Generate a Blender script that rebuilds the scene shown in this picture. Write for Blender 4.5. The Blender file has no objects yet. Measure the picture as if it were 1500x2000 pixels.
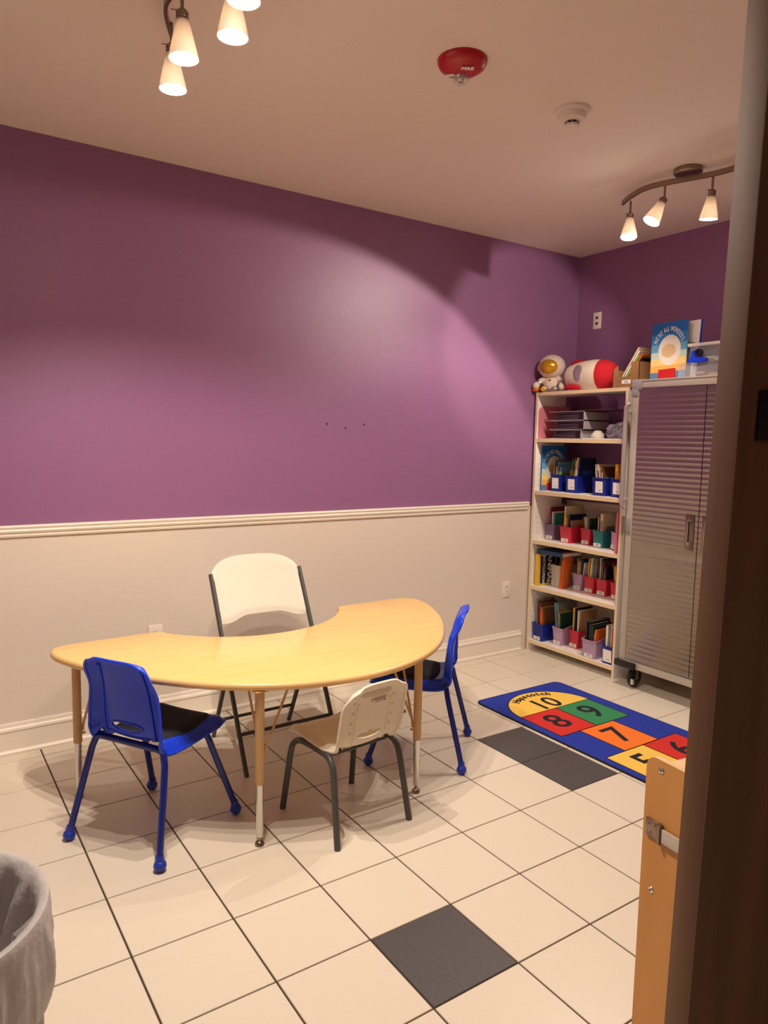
import bpy, bmesh, math, random
from mathutils import Vector, Matrix, Euler
random.seed(7)
PI = math.pi
sc = bpy.context.scene
COL = sc.collection
# ------------------------------------------------------------------ camera
cam_d = bpy.data.cameras.new('camera'); cam = bpy.data.objects.new('camera', cam_d); COL.objects.link(cam)
yaw, pit, rol = 0.97708746, -0.10204913, 0.01876746
fw = Vector((math.cos(pit)*math.cos(yaw), math.cos(pit)*math.sin(yaw), math.sin(pit)))
rt = fw.cross(Vector((0, 0, 1))).normalized(); up = rt.cross(fw)
r2 = rt*math.cos(rol)+up*math.sin(rol); u2 = -rt*math.sin(rol)+up*math.cos(rol)
M = Matrix((r2, u2, -fw)).transposed().to_4x4()
M.translation = Vector((-0.49242, -3.63490, 1.50186))
cam.matrix_world = M
cam_d.sensor_fit = 'VERTICAL'; cam_d.sensor_height = 36; cam_d.lens = 1397.18/2000*36
cam_d.clip_start = 0.02
sc.camera = cam
# ------------------------------------------------------------------ world, exposure, lamp levels
w = bpy.data.worlds.new('world'); sc.world = w; w.use_nodes = True
w.node_tree.nodes['Background'].inputs[0].default_value = (1, .8, .65, 1)
w.node_tree.nodes['Background'].inputs[1].default_value = 0.0
sc.view_settings.view_transform = 'Standard'; sc.view_settings.look = 'None'
sc.view_settings.gamma = 1; sc.view_settings.exposure = 0.25
sc.cycles.use_denoising = True
sc.cycles.max_bounces = 10; sc.cycles.diffuse_bounces = 6
LAMP_COLOR = (1.0, 0.87, 0.73)
SPOT_W = 43.0
GLOW_W = 1.0
# ------------------------------------------------------------------ materials
def lin(c):
    return tuple(((v/255)/12.92 if v/255 <= .04045 else ((v/255+.055)/1.055)**2.4) for v in c)
MATS = {}
def mat(name, rgb, rough=.5, metal=0, bump=None, bscale=200, var=None, vscale=3, vstretch=(1, 1, 1), trans=None, emis=None, spec=None, alpha=None, coat=None):
    if name in MATS: return MATS[name]
    m = bpy.data.materials.new(name); m.use_nodes = True; nt = m.node_tree
    b = nt.nodes['Principled BSDF']; col = (*lin(rgb), 1)
    b.inputs['Base Color'].default_value = col
    b.inputs['Roughness'].default_value = rough; b.inputs['Metallic'].default_value = metal
    if spec is not None: b.inputs['Specular IOR Level'].default_value = spec
    if coat: b.inputs['Coat Weight'].default_value = coat
    if alpha is not None: b.inputs['Alpha'].default_value = alpha
    tc = nt.nodes.new('ShaderNodeTexCoord')
    if var:
        mp = nt.nodes.new('ShaderNodeMapping'); mp.inputs['Scale'].default_value = vstretch
        nt.links.new(tc.outputs['Object'], mp.inputs[0])
        n = nt.nodes.new('ShaderNodeTexNoise'); n.inputs['Scale'].default_value = vscale; n.inputs['Detail'].default_value = 5
        nt.links.new(mp.outputs[0], n.inputs['Vector'])
        r = nt.nodes.new('ShaderNodeValToRGB'); r.color_ramp.elements[0].position = .3; r.color_ramp.elements[1].position = .7
        r.color_ramp.elements[0].color = (*lin(var), 1); r.color_ramp.elements[1].color = col
        nt.links.new(n.outputs[0], r.inputs[0]); nt.links.new(r.outputs[0], b.inputs['Base Color'])
    if bump:
        n = nt.nodes.new('ShaderNodeTexNoise'); n.inputs['Scale'].default_value = bscale; n.inputs['Detail'].default_value = 3
        nt.links.new(tc.outputs['Object'], n.inputs['Vector'])
        bp = nt.nodes.new('ShaderNodeBump'); bp.inputs['Strength'].default_value = bump; bp.inputs['Distance'].default_value = .004
        nt.links.new(n.outputs[0], bp.inputs['Height']); nt.links.new(bp.outputs[0], b.inputs['Normal'])
    if emis: b.inputs['Emission Color'].default_value = (*emis[0], 1); b.inputs['Emission Strength'].default_value = emis[1]
    if trans:
        out = nt.nodes['Material Output']; t = nt.nodes.new('ShaderNodeBsdfTranslucent'); t.inputs[0].default_value = col
        mx = nt.nodes.new('ShaderNodeMixShader'); mx.inputs[0].default_value = trans
        nt.links.new(b.outputs[0], mx.inputs[1]); nt.links.new(t.outputs[0], mx.inputs[2]); nt.links.new(mx.outputs[0], out.inputs[0])
    MATS[name] = m; return m
PURPLE = mat('purple_paint', (146, 100, 142), .42, bump=.25, bscale=160, spec=.5)
BEIGE = mat('cream_wall_paint', (226, 214, 202), .5, bump=.22, bscale=160)
CEIL = mat('ceiling_paint', (232, 221, 212), .9)
TRIM = mat('white_trim_paint', (238, 228, 214), .4)
TILE = mat('cream_floor_tile', (222, 211, 194), .36, var=(213, 201, 184), vscale=420, bump=.05, bscale=90)
DTILE = mat('charcoal_floor_tile', (84, 80, 80), .42, var=(66, 62, 63), vscale=160, bump=.3, bscale=260)
GROUT = mat('dark_grout', (62, 48, 34), .9)
MAPLE = mat('maple_laminate', (244, 198, 126), .27, var=(237, 187, 112), vscale=3.2, vstretch=(1.2, 14, 3), coat=.15)
MAPLE_EDGE = mat('maple_edge', (226, 184, 122), .35)
TAN = mat('tan_metal', (205, 165, 110), .35)
CHROME = mat('chrome', (210, 205, 200), .16, metal=1)
BLUE = mat('blue_plastic', (14, 62, 220), .32, bump=.05, bscale=300)
BLUEM = mat('blue_enamel_tube', (10, 32, 124), .25)
BLUEG = mat('blue_foot_cap', (22, 55, 170), .4)
PAD = mat('black_fabric', (36, 36, 44), .95, bump=.3, bscale=500)
DGREY = mat('dark_grey_tube', (72, 70, 68), .4)
WPLAS = mat('white_plastic', (222, 214, 198), .45, bump=.06, bscale=250)
CPLAS = mat('cream_plastic', (232, 222, 200), .5, bump=.05, bscale=250)
CDARK = mat('cream_plastic_shade', (206, 192, 168), .6)  # darker copy of the cream plastic, recess shade put into the colour
BLACKP = mat('black_plastic', (22, 22, 24), .35)
BLACK = mat('black_ink', (14, 12, 16), .7)
SHELFW = mat('white_shelf_laminate', (238, 230, 222), .45)
SHELFE = mat('raw_shelf_edge', (232, 208, 168), .6)
STEEL = mat('brushed_steel', (176, 168, 160), .27, metal=1, var=(168, 160, 154), vscale=4, vstretch=(1, 1, 60))
FRAMEG = mat('grey_frame', (196, 188, 176), .4, metal=.4)
CORNERG = mat('grey_bracket', (150, 142, 146), .5)
NICKEL = mat('brushed_nickel', (150, 132, 118), .3, metal=1)
BIRCH = mat('birch_panel', (206, 148, 82), .45, var=(198, 138, 72), vscale=5, vstretch=(3, 3, .5))
BIRCHT = mat('birch_edge', (226, 188, 140), .45)
DOORW = mat('door_wood', (116, 80, 56), .65, var=(104, 70, 46), vscale=6, vstretch=(6, 6, .4))
DOORF = mat('door_face_wood', (132, 104, 76), .32, var=(110, 82, 58), vscale=5, vstretch=(5, 5, .3))
PAPER = mat('paper_white', (240, 234, 228), .8)
PAGES = mat('book_pages', (226, 214, 194), .9)
def colmat(name, rgb, rough=.45): return mat(name, rgb, rough)
# ------------------------------------------------------------------ mesh helpers
def box(bm, x0, x1, y0, y1, z0, z1, mi=0, bev=0, mtx=None):
    vs = [bm.verts.new((x, y, z)) for x in (x0, x1) for y in (y0, y1) for z in (z0, z1)]
    F = [(0, 1, 3, 2), (4, 6, 7, 5), (0, 4, 5, 1), (2, 3, 7, 6), (0, 2, 6, 4), (1, 5, 7, 3)]
    fs = [bm.faces.new([vs[i] for i in f]) for f in F]
    for f in fs: f.material_index = mi
    if bev:
        es = list({e for f in fs for e in f.edges})
        r = bmesh.ops.bevel(bm, geom=es, offset=bev, segments=2, affect='EDGES', profile=.5)
        for f in r['faces']: f.material_index = mi
        vs = list({v for f in r['faces'] for v in f.verts} | {v for v in vs if v.is_valid})
    if mtx is not None:
        for v in vs:
            if v.is_valid: v.co = mtx @ v.co
    return vs
def catmull(pts, n=6, closed=False):
    P = [Vector(p) for p in pts]; out = []; N = len(P)
    rng = range(N if closed else N-1)
    for i in rng:
        if closed: a, b, c, d = P[i-1], P[i], P[(i+1) % N], P[(i+2) % N]
        else: a, b, c, d = P[max(i-1, 0)], P[i], P[i+1], P[min(i+2, N-1)]
        for k in range(n):
            t = k/n
            out.append(.5*((2*b)+(c-a)*t+(2*a-5*b+4*c-d)*t*t+(3*b-a-3*c+d)*t**3))
    if not closed: out.append(P[-1])
    return out
def tube(bm, pts, r, seg=12, mi=0, cap=True, flat=None):
    P = [Vector(p) for p in pts]; rings = []
    t0 = (P[1]-P[0]).normalized()
    nrm = t0.orthogonal().normalized()
    for i, p in enumerate(P):
        t = (P[min(i+1, len(P)-1)]-P[max(i-1, 0)]).normalized()
        nrm = (nrm-t*nrm.dot(t)).normalized(); bn = t.cross(nrm)
        rr = r[i] if isinstance(r, (list, tuple)) else r
        ring = []
        for k in range(seg):
            a = 2*PI*k/seg; v = p+(nrm*math.cos(a)+bn*math.sin(a))*rr
            if flat: v = p+Vector(((v-p).x*flat[0], (v-p).y*flat[1], (v-p).z*flat[2]))
            ring.append(bm.verts.new(v))
        rings.append(ring)
    for a, b in zip(rings, rings[1:]):
        for k in range(seg):
            bm.faces.new((a[k], a[(k+1) % seg], b[(k+1) % seg], b[k])).material_index = mi
    if cap:
        bm.faces.new(rings[0][::-1]).material_index = mi; bm.faces.new(rings[-1]).material_index = mi
def lathe(bm, prof, seg=32, mtx=None, mi=0, cap0=False, cap1=False, sx=1, sy=1):
    rings = []
    for r, z in prof:
        ring = []
        for k in range(seg):
            a = 2*PI*k/seg; v = Vector((r*math.cos(a)*sx, r*math.sin(a)*sy, z))
            ring.append(bm.verts.new(mtx @ v if mtx is not None else v))
        rings.append(ring)
    for a, b in zip(rings, rings[1:]):
        for k in range(seg):
            bm.faces.new((a[k], a[(k+1) % seg], b[(k+1) % seg], b[k])).material_index = mi
    if cap0: bm.faces.new(rings[0][::-1]).material_index = mi
    if cap1: bm.faces.new(rings[-1]).material_index = mi
def ball(bm, c, r, mi=0, s=(1, 1, 1), rot=None, seg=20):
    R = (rot or Matrix.Identity(3)).to_4x4()
    m = Matrix.Translation(c) @ R @ Matrix.Diagonal((r*s[0], r*s[1], r*s[2], 1))
    r_ = bmesh.ops.create_uvsphere(bm, u_segments=seg, v_segments=seg//2+2, radius=1, matrix=m)
    for v in r_['verts']:
        for f in v.link_faces: f.material_index = mi
def poly(bm, pts, mi=0):
    f = bm.faces.new([bm.verts.new(p) for p in pts]); f.material_index = mi; return f
def prism(bm, pts2, z0, z1, mtx=None, mi=0, mside=None):
    a = [bm.verts.new((x, y, z0)) for x, y in pts2]; b = [bm.verts.new((x, y, z1)) for x, y in pts2]
    if mtx is not None:
        for v in a+b: v.co = mtx @ v.co
    bm.faces.new(a[::-1]).material_index = mi; bm.faces.new(b).material_index = mi
    n = len(a)
    for i in range(n): bm.faces.new((a[i], a[(i+1) % n], b[(i+1) % n], b[i])).material_index = mi if mside is None else mside
def text(bm, s, size, mtx, mi=0, ext=.0003, bold=0, sx=1):
    c = bpy.data.curves.new('t', 'FONT'); c.body = s; c.size = size; c.align_x = 'CENTER'; c.align_y = 'CENTER'
    c.extrude = ext; c.offset = bold; c.resolution_u = 3
    o = bpy.data.objects.new('t', c); COL.objects.link(o)
    dg = bpy.context.evaluated_depsgraph_get(); me = bpy.data.meshes.new_from_object(o.evaluated_get(dg))
    t = bmesh.new(); t.from_mesh(me); t.transform(mtx @ Matrix.Diagonal((sx, 1, 1, 1)))
    for f in t.faces: f.material_index = mi
    m2 = bpy.data.meshes.new('t2'); t.to_mesh(m2); t.free(); bm.from_mesh(m2)
    bpy.data.objects.remove(o); bpy.data.curves.remove(c); bpy.data.meshes.remove(me); bpy.data.meshes.remove(m2)
def obj(name, bm, mats, parent=None, smooth=35, label=None, solid=None, recalc=True):
    if recalc: bmesh.ops.recalc_face_normals(bm, faces=bm.faces)
    me = bpy.data.meshes.new(name); bm.to_mesh(me); bm.free()
    for m in (mats if isinstance(mats, (list, tuple)) else [mats]): me.materials.append(m)
    if smooth:
        me.polygons.foreach_set('use_smooth', [True]*len(me.polygons)); me.set_sharp_from_angle(angle=math.radians(smooth))
    o = bpy.data.objects.new(name, me); COL.objects.link(o)
    if parent is not None: o.parent = parent
    if label: o['label'] = label
    return o
def thing(name, label, cat, loc=(0, 0, 0), rotz=0, group=None, rot=None):
    o = bpy.data.objects.new(name, None); COL.objects.link(o); o.empty_display_size = .05
    o.location = loc; o.rotation_euler = rot if rot else (0, 0, rotz)
    o['label'] = label; o['category'] = cat
    if group: o['group'] = group
    return o
def tag(o, label, cat, group=None, kind=None):
    o['label'] = label; o['category'] = cat
    if group: o['group'] = group
    if kind: o['kind'] = kind
    return o
def struct(name, bm, mats, **k):
    par = k.get('parent'); o = obj(name, bm, mats, **k)
    if par is None: o['kind'] = 'structure'
    return o
def copy_tree(o, parent=None):
    c = o.copy(); COL.objects.link(c); c.parent = parent
    for ch in list(o.children): copy_tree(ch, c)
    return c
B = bmesh.new
# ================================================================== ROOM
XB, ZC, XW, YS = 3.6216, 2.824, -1.9, -4.7
T = .31; OY = -.0976
# floor: grout bed + tiles with thin joints
bm = B(); box(bm, XW-.1, XB+.1, YS-.1, .1, -.1, -.0025, 2)
DARK = {(2, 6), (6, 3), (6, 4)}
for i in range(-7, 12):
    for j in range(-1, 15):
        x0, x1 = i*T+.0026, (i+1)*T-.0026; y1, y0 = OY-j*T-.0022, OY-(j+1)*T+.0022
        x0, x1, y0, y1 = max(x0, XW), min(x1, XB), max(y0, YS), min(y1, 0)
        if x1-x0 < .01 or y1-y0 < .01: continue
        k = 1 if (i, j) in DARK else 0
        e = .0012
        a = [bm.verts.new(p) for p in ((x0, y0, -.0025), (x1, y0, -.0025), (x1, y1, -.0025), (x0, y1, -.0025))]
        b = [bm.verts.new(p) for p in ((x0+e, y0+e, 0), (x1-e, y0+e, 0), (x1-e, y1-e, 0), (x0+e, y1-e, 0))]
        bm.faces.new(b).material_index = k
        for q in range(4): bm.faces.new((a[q], a[(q+1) % 4], b[(q+1) % 4], b[q])).material_index = k
struct('floor', bm, [TILE, DTILE, GROUT], smooth=0, recalc=False)
bm = B(); box(bm, XW-.1, XB+.1, YS-.1, .1, ZC, ZC+.1); struct('ceiling', bm, CEIL)
ZR = 1.045
def wall(name, x0, x1, y0, y1):
    bm = B(); box(bm, x0, x1, y0, y1, -.05, ZR, 1); box(bm, x0, x1, y0, y1, ZR, ZC+.02, 0)
    return struct(name, bm, [PURPLE, BEIGE], smooth=0)
wall('wall_left', XW-.1, XB+.1, 0, .12)
wall('wall_back', XB, XB+.12, YS-.1, 0)
wall('wall_front', XW-.12, XW, YS-.1, 0)
wall('wall_right', 1.15, XB, -3.66, -3.54)
wall('wall_rear', XW, 1.15, YS-.12, YS)
wall('wall_side', 1.15, 1.27, YS, -3.66)
def trim_run(name, prof, x0, x1, m):  # profile (depth, z) run along the long wall
    bm = B()
    a = [bm.verts.new((x0, -d, z)) for d, z in prof]; b = [bm.verts.new((x1, -d, z)) for d, z in prof]
    for i in range(len(prof)-1): bm.faces.new((a[i], a[i+1], b[i+1], b[i]))
    bm.faces.new(a); bm.faces.new(b[::-1])
    return struct(name, bm, m, smooth=20)
RAIL = [(0, 1.02), (.010, 1.022), (.013, 1.030), (.011, 1.036), (.019, 1.044), (.022, 1.052), (.019, 1.058), (.022, 1.064), (.024, 1.070), (.020, 1.076), (0, 1.077)]
trim_run('trim_1', RAIL, XW, 3.192, TRIM)
BASE = [(0, 0), (.022, 0), (.024, .012), (.018, .02), (.013, .022), (.013, .108), (.018, .114), (.016, .124), (.010, .130), (.007, .146), (0, .148)]
trim_run('baseboard_left', BASE, XW, 3.165, TRIM)
bm = B()
for (d0, z0), (d1, z1) in zip(BASE, BASE[1:]):
    poly(bm, [(XB-d0, -3.5, z0), (XB-d1, -3.5, z1), (XB-d1, -.0, z1), (XB-d0, -.0, z0)])
struct('baseboard_back', bm, TRIM, smooth=20)
bm = B()
for (d0, z0), (d1, z1) in zip(RAIL, RAIL[1:]):
    poly(bm, [(XB-d0, -3.5, z0), (XB-d1, -3.5, z1), (XB-d1, -.0, z1), (XB-d0, -.0, z0)])
struct('trim_2', bm, TRIM, smooth=20)
# corner caulk line
bm = B(); tube(bm, [(XB-.002, -.002, 1.9), (XB-.002, -.002, ZC)], .0022, 6); struct('trim_3', bm, colmat('caulk', (170, 130, 160)), smooth=60)
# ------------------------------------------------------------------ open door near the camera
dr = bpy.data.objects.new('door_1', None); COL.objects.link(dr); dr['kind'] = 'structure'; dr['label'] = 'brown wooden door standing half open at the right edge'; dr['category'] = 'door'
c0 = Vector((.2745, -3.162, 0)); ddir = Vector((.924, -.382, 0))
dr.location = c0-ddir*.028; dr.rotation_euler = (0, math.radians(1.1), math.atan2(ddir.y, ddir.x))
bm = B(); box(bm, 0, .9, -.044, 0, .012, 2.25, 0, bev=.0015)
for f in bm.faces:
    n = f.normal; c = f.calc_center_median()
    if c.y < -.043: f.material_index = 1
obj('door_leaf', bm, [DOORW, DOORF], dr)
bm = B(); box(bm, .020, .085, -.050, -.0438, 1.508, 1.562, bev=.001); obj('lock_plate', bm, BLACKP, dr)
# ================================================================== TABLE
TX, TY, TZ = .912, -.452, .62
def table():
    t = thing('horseshoe_table', 'large maple horseshoe-shaped activity table with adjustable metal legs', 'table', (TX, TY, 0), math.radians(1.4))
    half = [(0, -.985), (.2, -.958), (.38, -.885), (.53, -.78), (.66, -.645), (.79, -.47), (.885, -.29), (.938, -.14), (.935, -.05), (.895, -.006), (.82, .006)]
    inner = [(.50, .006), (.462, -.008), (.447, -.04), (.415, -.085), (.34, -.165), (.24, -.235), (.12, -.28)]
    R = half+[(.66, .007)]+inner; L = [(-x, y) for x, y in R[1:]][::-1]
    pts = [(p.x, p.y) for p in catmull([(x, y, 0) for x, y in R+[(0, -.292)]+L], 5, True)]
    n = len(pts)
    area = sum(pts[i][0]*pts[(i+1) % n][1]-pts[(i+1) % n][0]*pts[i][1] for i in range(n))
    s = 1 if area > 0 else -1
    nr = []
    for i in range(n):
        d = Vector((pts[(i+1) % n][0]-pts[i-1][0], pts[(i+1) % n][1]-pts[i-1][1])).normalized()
        nr.append(Vector((d.y, -d.x))*s)
    prof = [(-.012, TZ), (-.006, TZ-.0015), (-.002, TZ-.006), (0, TZ-.0135), (-.002, TZ-.021), (-.007, TZ-.0265), (-.013, TZ-.028)]
    bm = B(); rings = [[bm.verts.new((pts[i][0]+nr[i].x*o, pts[i][1]+nr[i].y*o, z)) for i in range(n)] for o, z in prof]
    for k, (a, b) in enumerate(zip(rings, rings[1:])):
        for i in range(n): bm.faces.new((a[i], a[(i+1) % n], b[(i+1) % n], b[i])).material_index = 1
    bm.faces.new(rings[0]).material_index = 0; bm.faces.new(rings[-1][::-1]).material_index = 1
    bmesh.ops.triangulate(bm, faces=[f for f in bm.faces if len(f.verts) > 4])
    obj('tabletop', bm, [MAPLE, MAPLE_EDGE], t, smooth=50)
    inv = Matrix.Rotation(math.radians(-1.4), 2)
    for (wx, wy, ang) in ((.062, -.592, 0), (.547, -1.314, 0), (1.275, -1.299, 0), (1.754, -.531, 0)):
        p = inv @ Vector((wx-TX, wy-TY)); top = TZ-.028
        toc = (Vector((0, -.45))-p).normalized()
        bm = B(); lathe(bm, [(.0165, .235), (.0175, .24), (.0175, top)], 20, Matrix.Translation((p.x, p.y, 0)), cap0=True, cap1=True)
        box(bm, -.026, .026, -.026, .026, top-.003, top, mtx=Matrix.Translation((p.x, p.y, 0)))
        lg = obj('leg', bm, TAN, t, label='tan upper leg tube')
        bm = B(); lathe(bm, [(.013, .035), (.014, .06), (.014, .24)], 18, Matrix.Translation((p.x, p.y, 0)), cap0=True)
        for q in range(7): ball(bm, (p.x+toc.x*.0132, p.y+toc.y*.0132, .075+q*.024), .0026, seg=8)
        obj('lower_tube', bm, CHROME, lg, label='chrome lower leg tube')
        bm = B(); lathe(bm, [(.006, .04), (.006, .018), (.011, .016), (.017, .009), (.018, .003), (.014, 0)], 18, Matrix.Translation((p.x, p.y, 0)), cap1=True)
        obj('foot_glide', bm, NICKEL, lg)
        bm = B()
        for sgn in (-1, 1):
            sd = Vector((-toc.y, toc.x))*sgn
            a = p+toc*.02; b = p+toc*.10+sd*.085
            tube(bm, [(a.x, a.y, .285), (a.x+toc.x*.004, a.y+toc.y*.004, .32), (b.x, b.y, top)], .005, 8)
        tube(bm, [(p.x, p.y, .275), (p.x+toc.x*.03, p.y+toc.y*.03, .275)], .005, 8)
        obj('brace', bm, TAN, lg)
table()
# ================================================================== BLUE SCHOOL CHAIR
def shell(bm, prof, width, thick, nu=28, nv=56, curve=None, hole=None, lift=None):
    """sheet swept along prof (y,z) with width(v) and edge curl curve(u,v)->(forward offset, up offset)"""
    P = catmull([(0, y, z) for y, z in prof], 12); L = [0]
    for a, b in zip(P, P[1:]): L.append(L[-1]+(b-a).length)
    tot = L[-1]
    def at(v):
        s = v*tot
        for i in range(len(L)-1):
            if L[i+1] >= s or i == len(L)-2:
                f = (s-L[i])/max(L[i+1]-L[i], 1e-9); p = P[i].lerp(P[i+1], f); tg = (P[i+1]-P[i]).normalized(); return p, tg
    def S(u, v):
        p, tg = at(min(max(v, 0), 1)); w = width(v); nrm = Vector((0, tg.z, -tg.y))
        c = curve(u, v) if curve else 0
        return Vector((u*w, p.y, p.z))+nrm*c+(tg*lift(u, v) if lift else Vector()), nrm
    grid = []
    for i in range(nu+1):
        for j in range(nv+1):
            u = -1+2*i/nu; v = j/nv
            if hole:
                du, dv = (u-hole[0])/hole[2], (v-hole[1])/hole[3]; r = math.hypot(du, dv)
                if .62 < r < 1.45 and r > 0: 
                    k = 1/r if abs(r-1) < .22 else None
                    if k: u = hole[0]+du*k*hole[2]; v = hole[1]+dv*k*hole[3]
            p, nm = S(u, v); grid.append((p, nm, u, v))
    W = nv+1
    def inside(i, j):
        if not hole: return False
        cs = [grid[a*W+b] for a in (i, i+1) for b in (j, j+1)]
        u = sum(c[2] for c in cs)/4; v = sum(c[3] for c in cs)/4
        return math.hypot((u-hole[0])/hole[2], (v-hole[1])/hole[3]) < .97
    top = [bm.verts.new(g[0]+g[1]*thick/2) for g in grid]; bot = [bm.verts.new(g[0]-g[1]*thick/2) for g in grid]
    edges = {}
    for i in range(nu):
        for j in range(nv):
            if inside(i, j): continue
            q = [i*W+j, (i+1)*W+j, (i+1)*W+j+1, i*W+j+1]
            bm.faces.new([top[k] for k in q]); bm.faces.new([bot[k] for k in q[::-1]])
            for a, b in zip(q, q[1:]+q[:1]): edges.setdefault(frozenset((a, b)), []).append((a, b))
    for e in edges.values():
        if len(e) == 1:
            a, b = e[0]
            try: bm.faces.new((top[b], top[a], bot[a], bot[b]))
            except ValueError: pass
    for v in [v for v in bm.verts if not v.link_faces]: bm.verts.remove(v)
    return S
def ss(a, b, x):
    t = min(max((x-a)/(b-a), 0), 1); return t*t*(3-2*t)
def blue_chair(label, loc, ang, bowx=0):
    t = thing('school_chair', label, 'chair', loc, math.radians(ang-90), 'blue stacking school chairs')
    prof = [(.215, .372), (.20, .388), (.15, .398), (.05, .394), (-.05, .390), (-.10, .394), (-.128, .415), (-.142, .46), (-.150, .53), (-.162, .62), (-.178, .70), (-.186, .715)]
    def width(v):
        w = .172-.008*math.exp(-((v-.5)/.12)**2)
        if v < .06: w *= .93+.07*math.sqrt(max(0, 1-((.06-v)/.06)**2))
        if v > .55: w = .170-.022*ss(.55, 1, v)
        if v > .90: w *= .76+.24*math.sqrt(max(0, 1-((v-.90)/.10)**2))
        return w
    def curve(u, v):
        e = ss(.78, 1.0, abs(u)); tp = ss(.945, 1.0, v)**1.3
        return (.014+.022*ss(.5, .62, v))*u*u*(1-.8*ss(.78, 1, v))-(.044*e**1.3)*ss(-.04, .10, v)*(1-.25*ss(.6, .8, v)-.15*ss(.88, 1, v))-.022*tp*(1-e)
    def lift(u, v): return (.010-.020*u**4)*ss(.80, 1, v)
    bm = B(); S = shell(bm, prof, width, .006, 30, 84, curve, hole=(0, .592, .44, .030), lift=lift)
    sh = obj('seat_shell', bm, BLUE, t, smooth=50)
    # rolled rim, drawn round the whole edge
    bm = B(); path = []
    N = 60
    for k in range(N+1): path.append(S(1, k/N)[0])
    for k in range(1, 10): path.append(S(1-2*k/10, 1)[0])
    for k in range(N+1): path.append(S(-1, 1-k/N)[0])
    for k in range(1, 10): path.append(S(-1+2*k/10, 0)[0])
    path.append(path[0]); tube(bm, path, .0062, 8, cap=False)
    obj('rim', bm, BLUE, sh, smooth=60)
    # two moulded ribs on the back of the backrest
    for s in (-1, 1):
        bm = B(); pts = []
        for k in range(15):
            v = .53+.40*k/14; p, nm = S(s*(.70-.03*k/14), v); pts.append(p-nm*.005)
        tube(bm, pts, .0055, 8); obj('rib', bm, BLUE, sh, smooth=60)
    bm = B()
    slot = [S(.44*math.cos(a), .592+.030*math.sin(a))[0]-S(0, .59)[1]*.002 for a in [2*PI*k/40 for k in range(41)]]
    tube(bm, slot, .0045, 8, cap=False)
    obj('slot_rim', bm, BLUE, sh, smooth=60)
    # padded seat
    bm = B(); gu, gv = 16, 22; g = {}
    for i in range(gu+1):
        for j in range(gv+1):
            u = -1+2*i/gu; vv = -1+2*j/gv
            uu = u*math.sqrt(1-vv*vv*.22)*.86; v = .26+(vv*math.sqrt(1-u*u*.22))*.205
            p, nm = S(uu, v); edge = max(abs(u), abs(vv)); h = .0035+.013*math.sqrt(max(0, 1-edge**6))
            g[i, j] = bm.verts.new(p+nm*h)
    for i in range(gu):
        for j in range(gv): bm.faces.new((g[i, j], g[i+1, j], g[i+1, j+1], g[i, j+1]))
    obj('seat_pad', bm, PAD, t, smooth=60, label='black padded fabric seat')
    # tubular legs
    for s in (-1, 1):
        for (yf, yt, zt, wt) in ((-.215, -.128, .386, .150), (.215, .105, .372, .145)):
            pts = [(s*.0, yt, zt), (s*.10, yt, zt), (s*wt, yt, zt-.004), (s*(wt+.018), yt+(yf-yt)*.08, zt-.03), (s*(wt+.03), yt+(yf-yt)*.24, zt-.09), (s*.212, yf*.985, .045), (s*.2165, yf, .014)]
            bm = B(); tube(bm, catmull(pts, 7), .0125, 14)
            lg = obj('leg', bm, BLUEM, t, smooth=60)
            bm = B(); ball(bm, (s*.2165, yf, .021), .0225, s=(1, 1, .95))
            tube(bm, [(s*.2165, yf, .025), (s*.212, yf*.985, .055)], [.0165, .0145], 14)
            obj('foot_cap', bm, BLUEG, lg, smooth=60)
    for s in (-1, 1):
        bm = B(); lathe(bm, [(0, .004), (.004, .0035), (.0062, 0)], 12, Matrix.Translation((s*.118, -.1415, .418)) @ Matrix.Rotation(PI/2, 4, 'X')); obj('bolt', bm, CHROME, t)
    return t
blue_chair('blue plastic chair with padded black seat at the left end of the table, back turned', (.262, -.985, 0), 31.2)
blue_chair('blue plastic chair pushed in at the right end of the table near the rug', (1.545, -.970, 0), 136)
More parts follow.
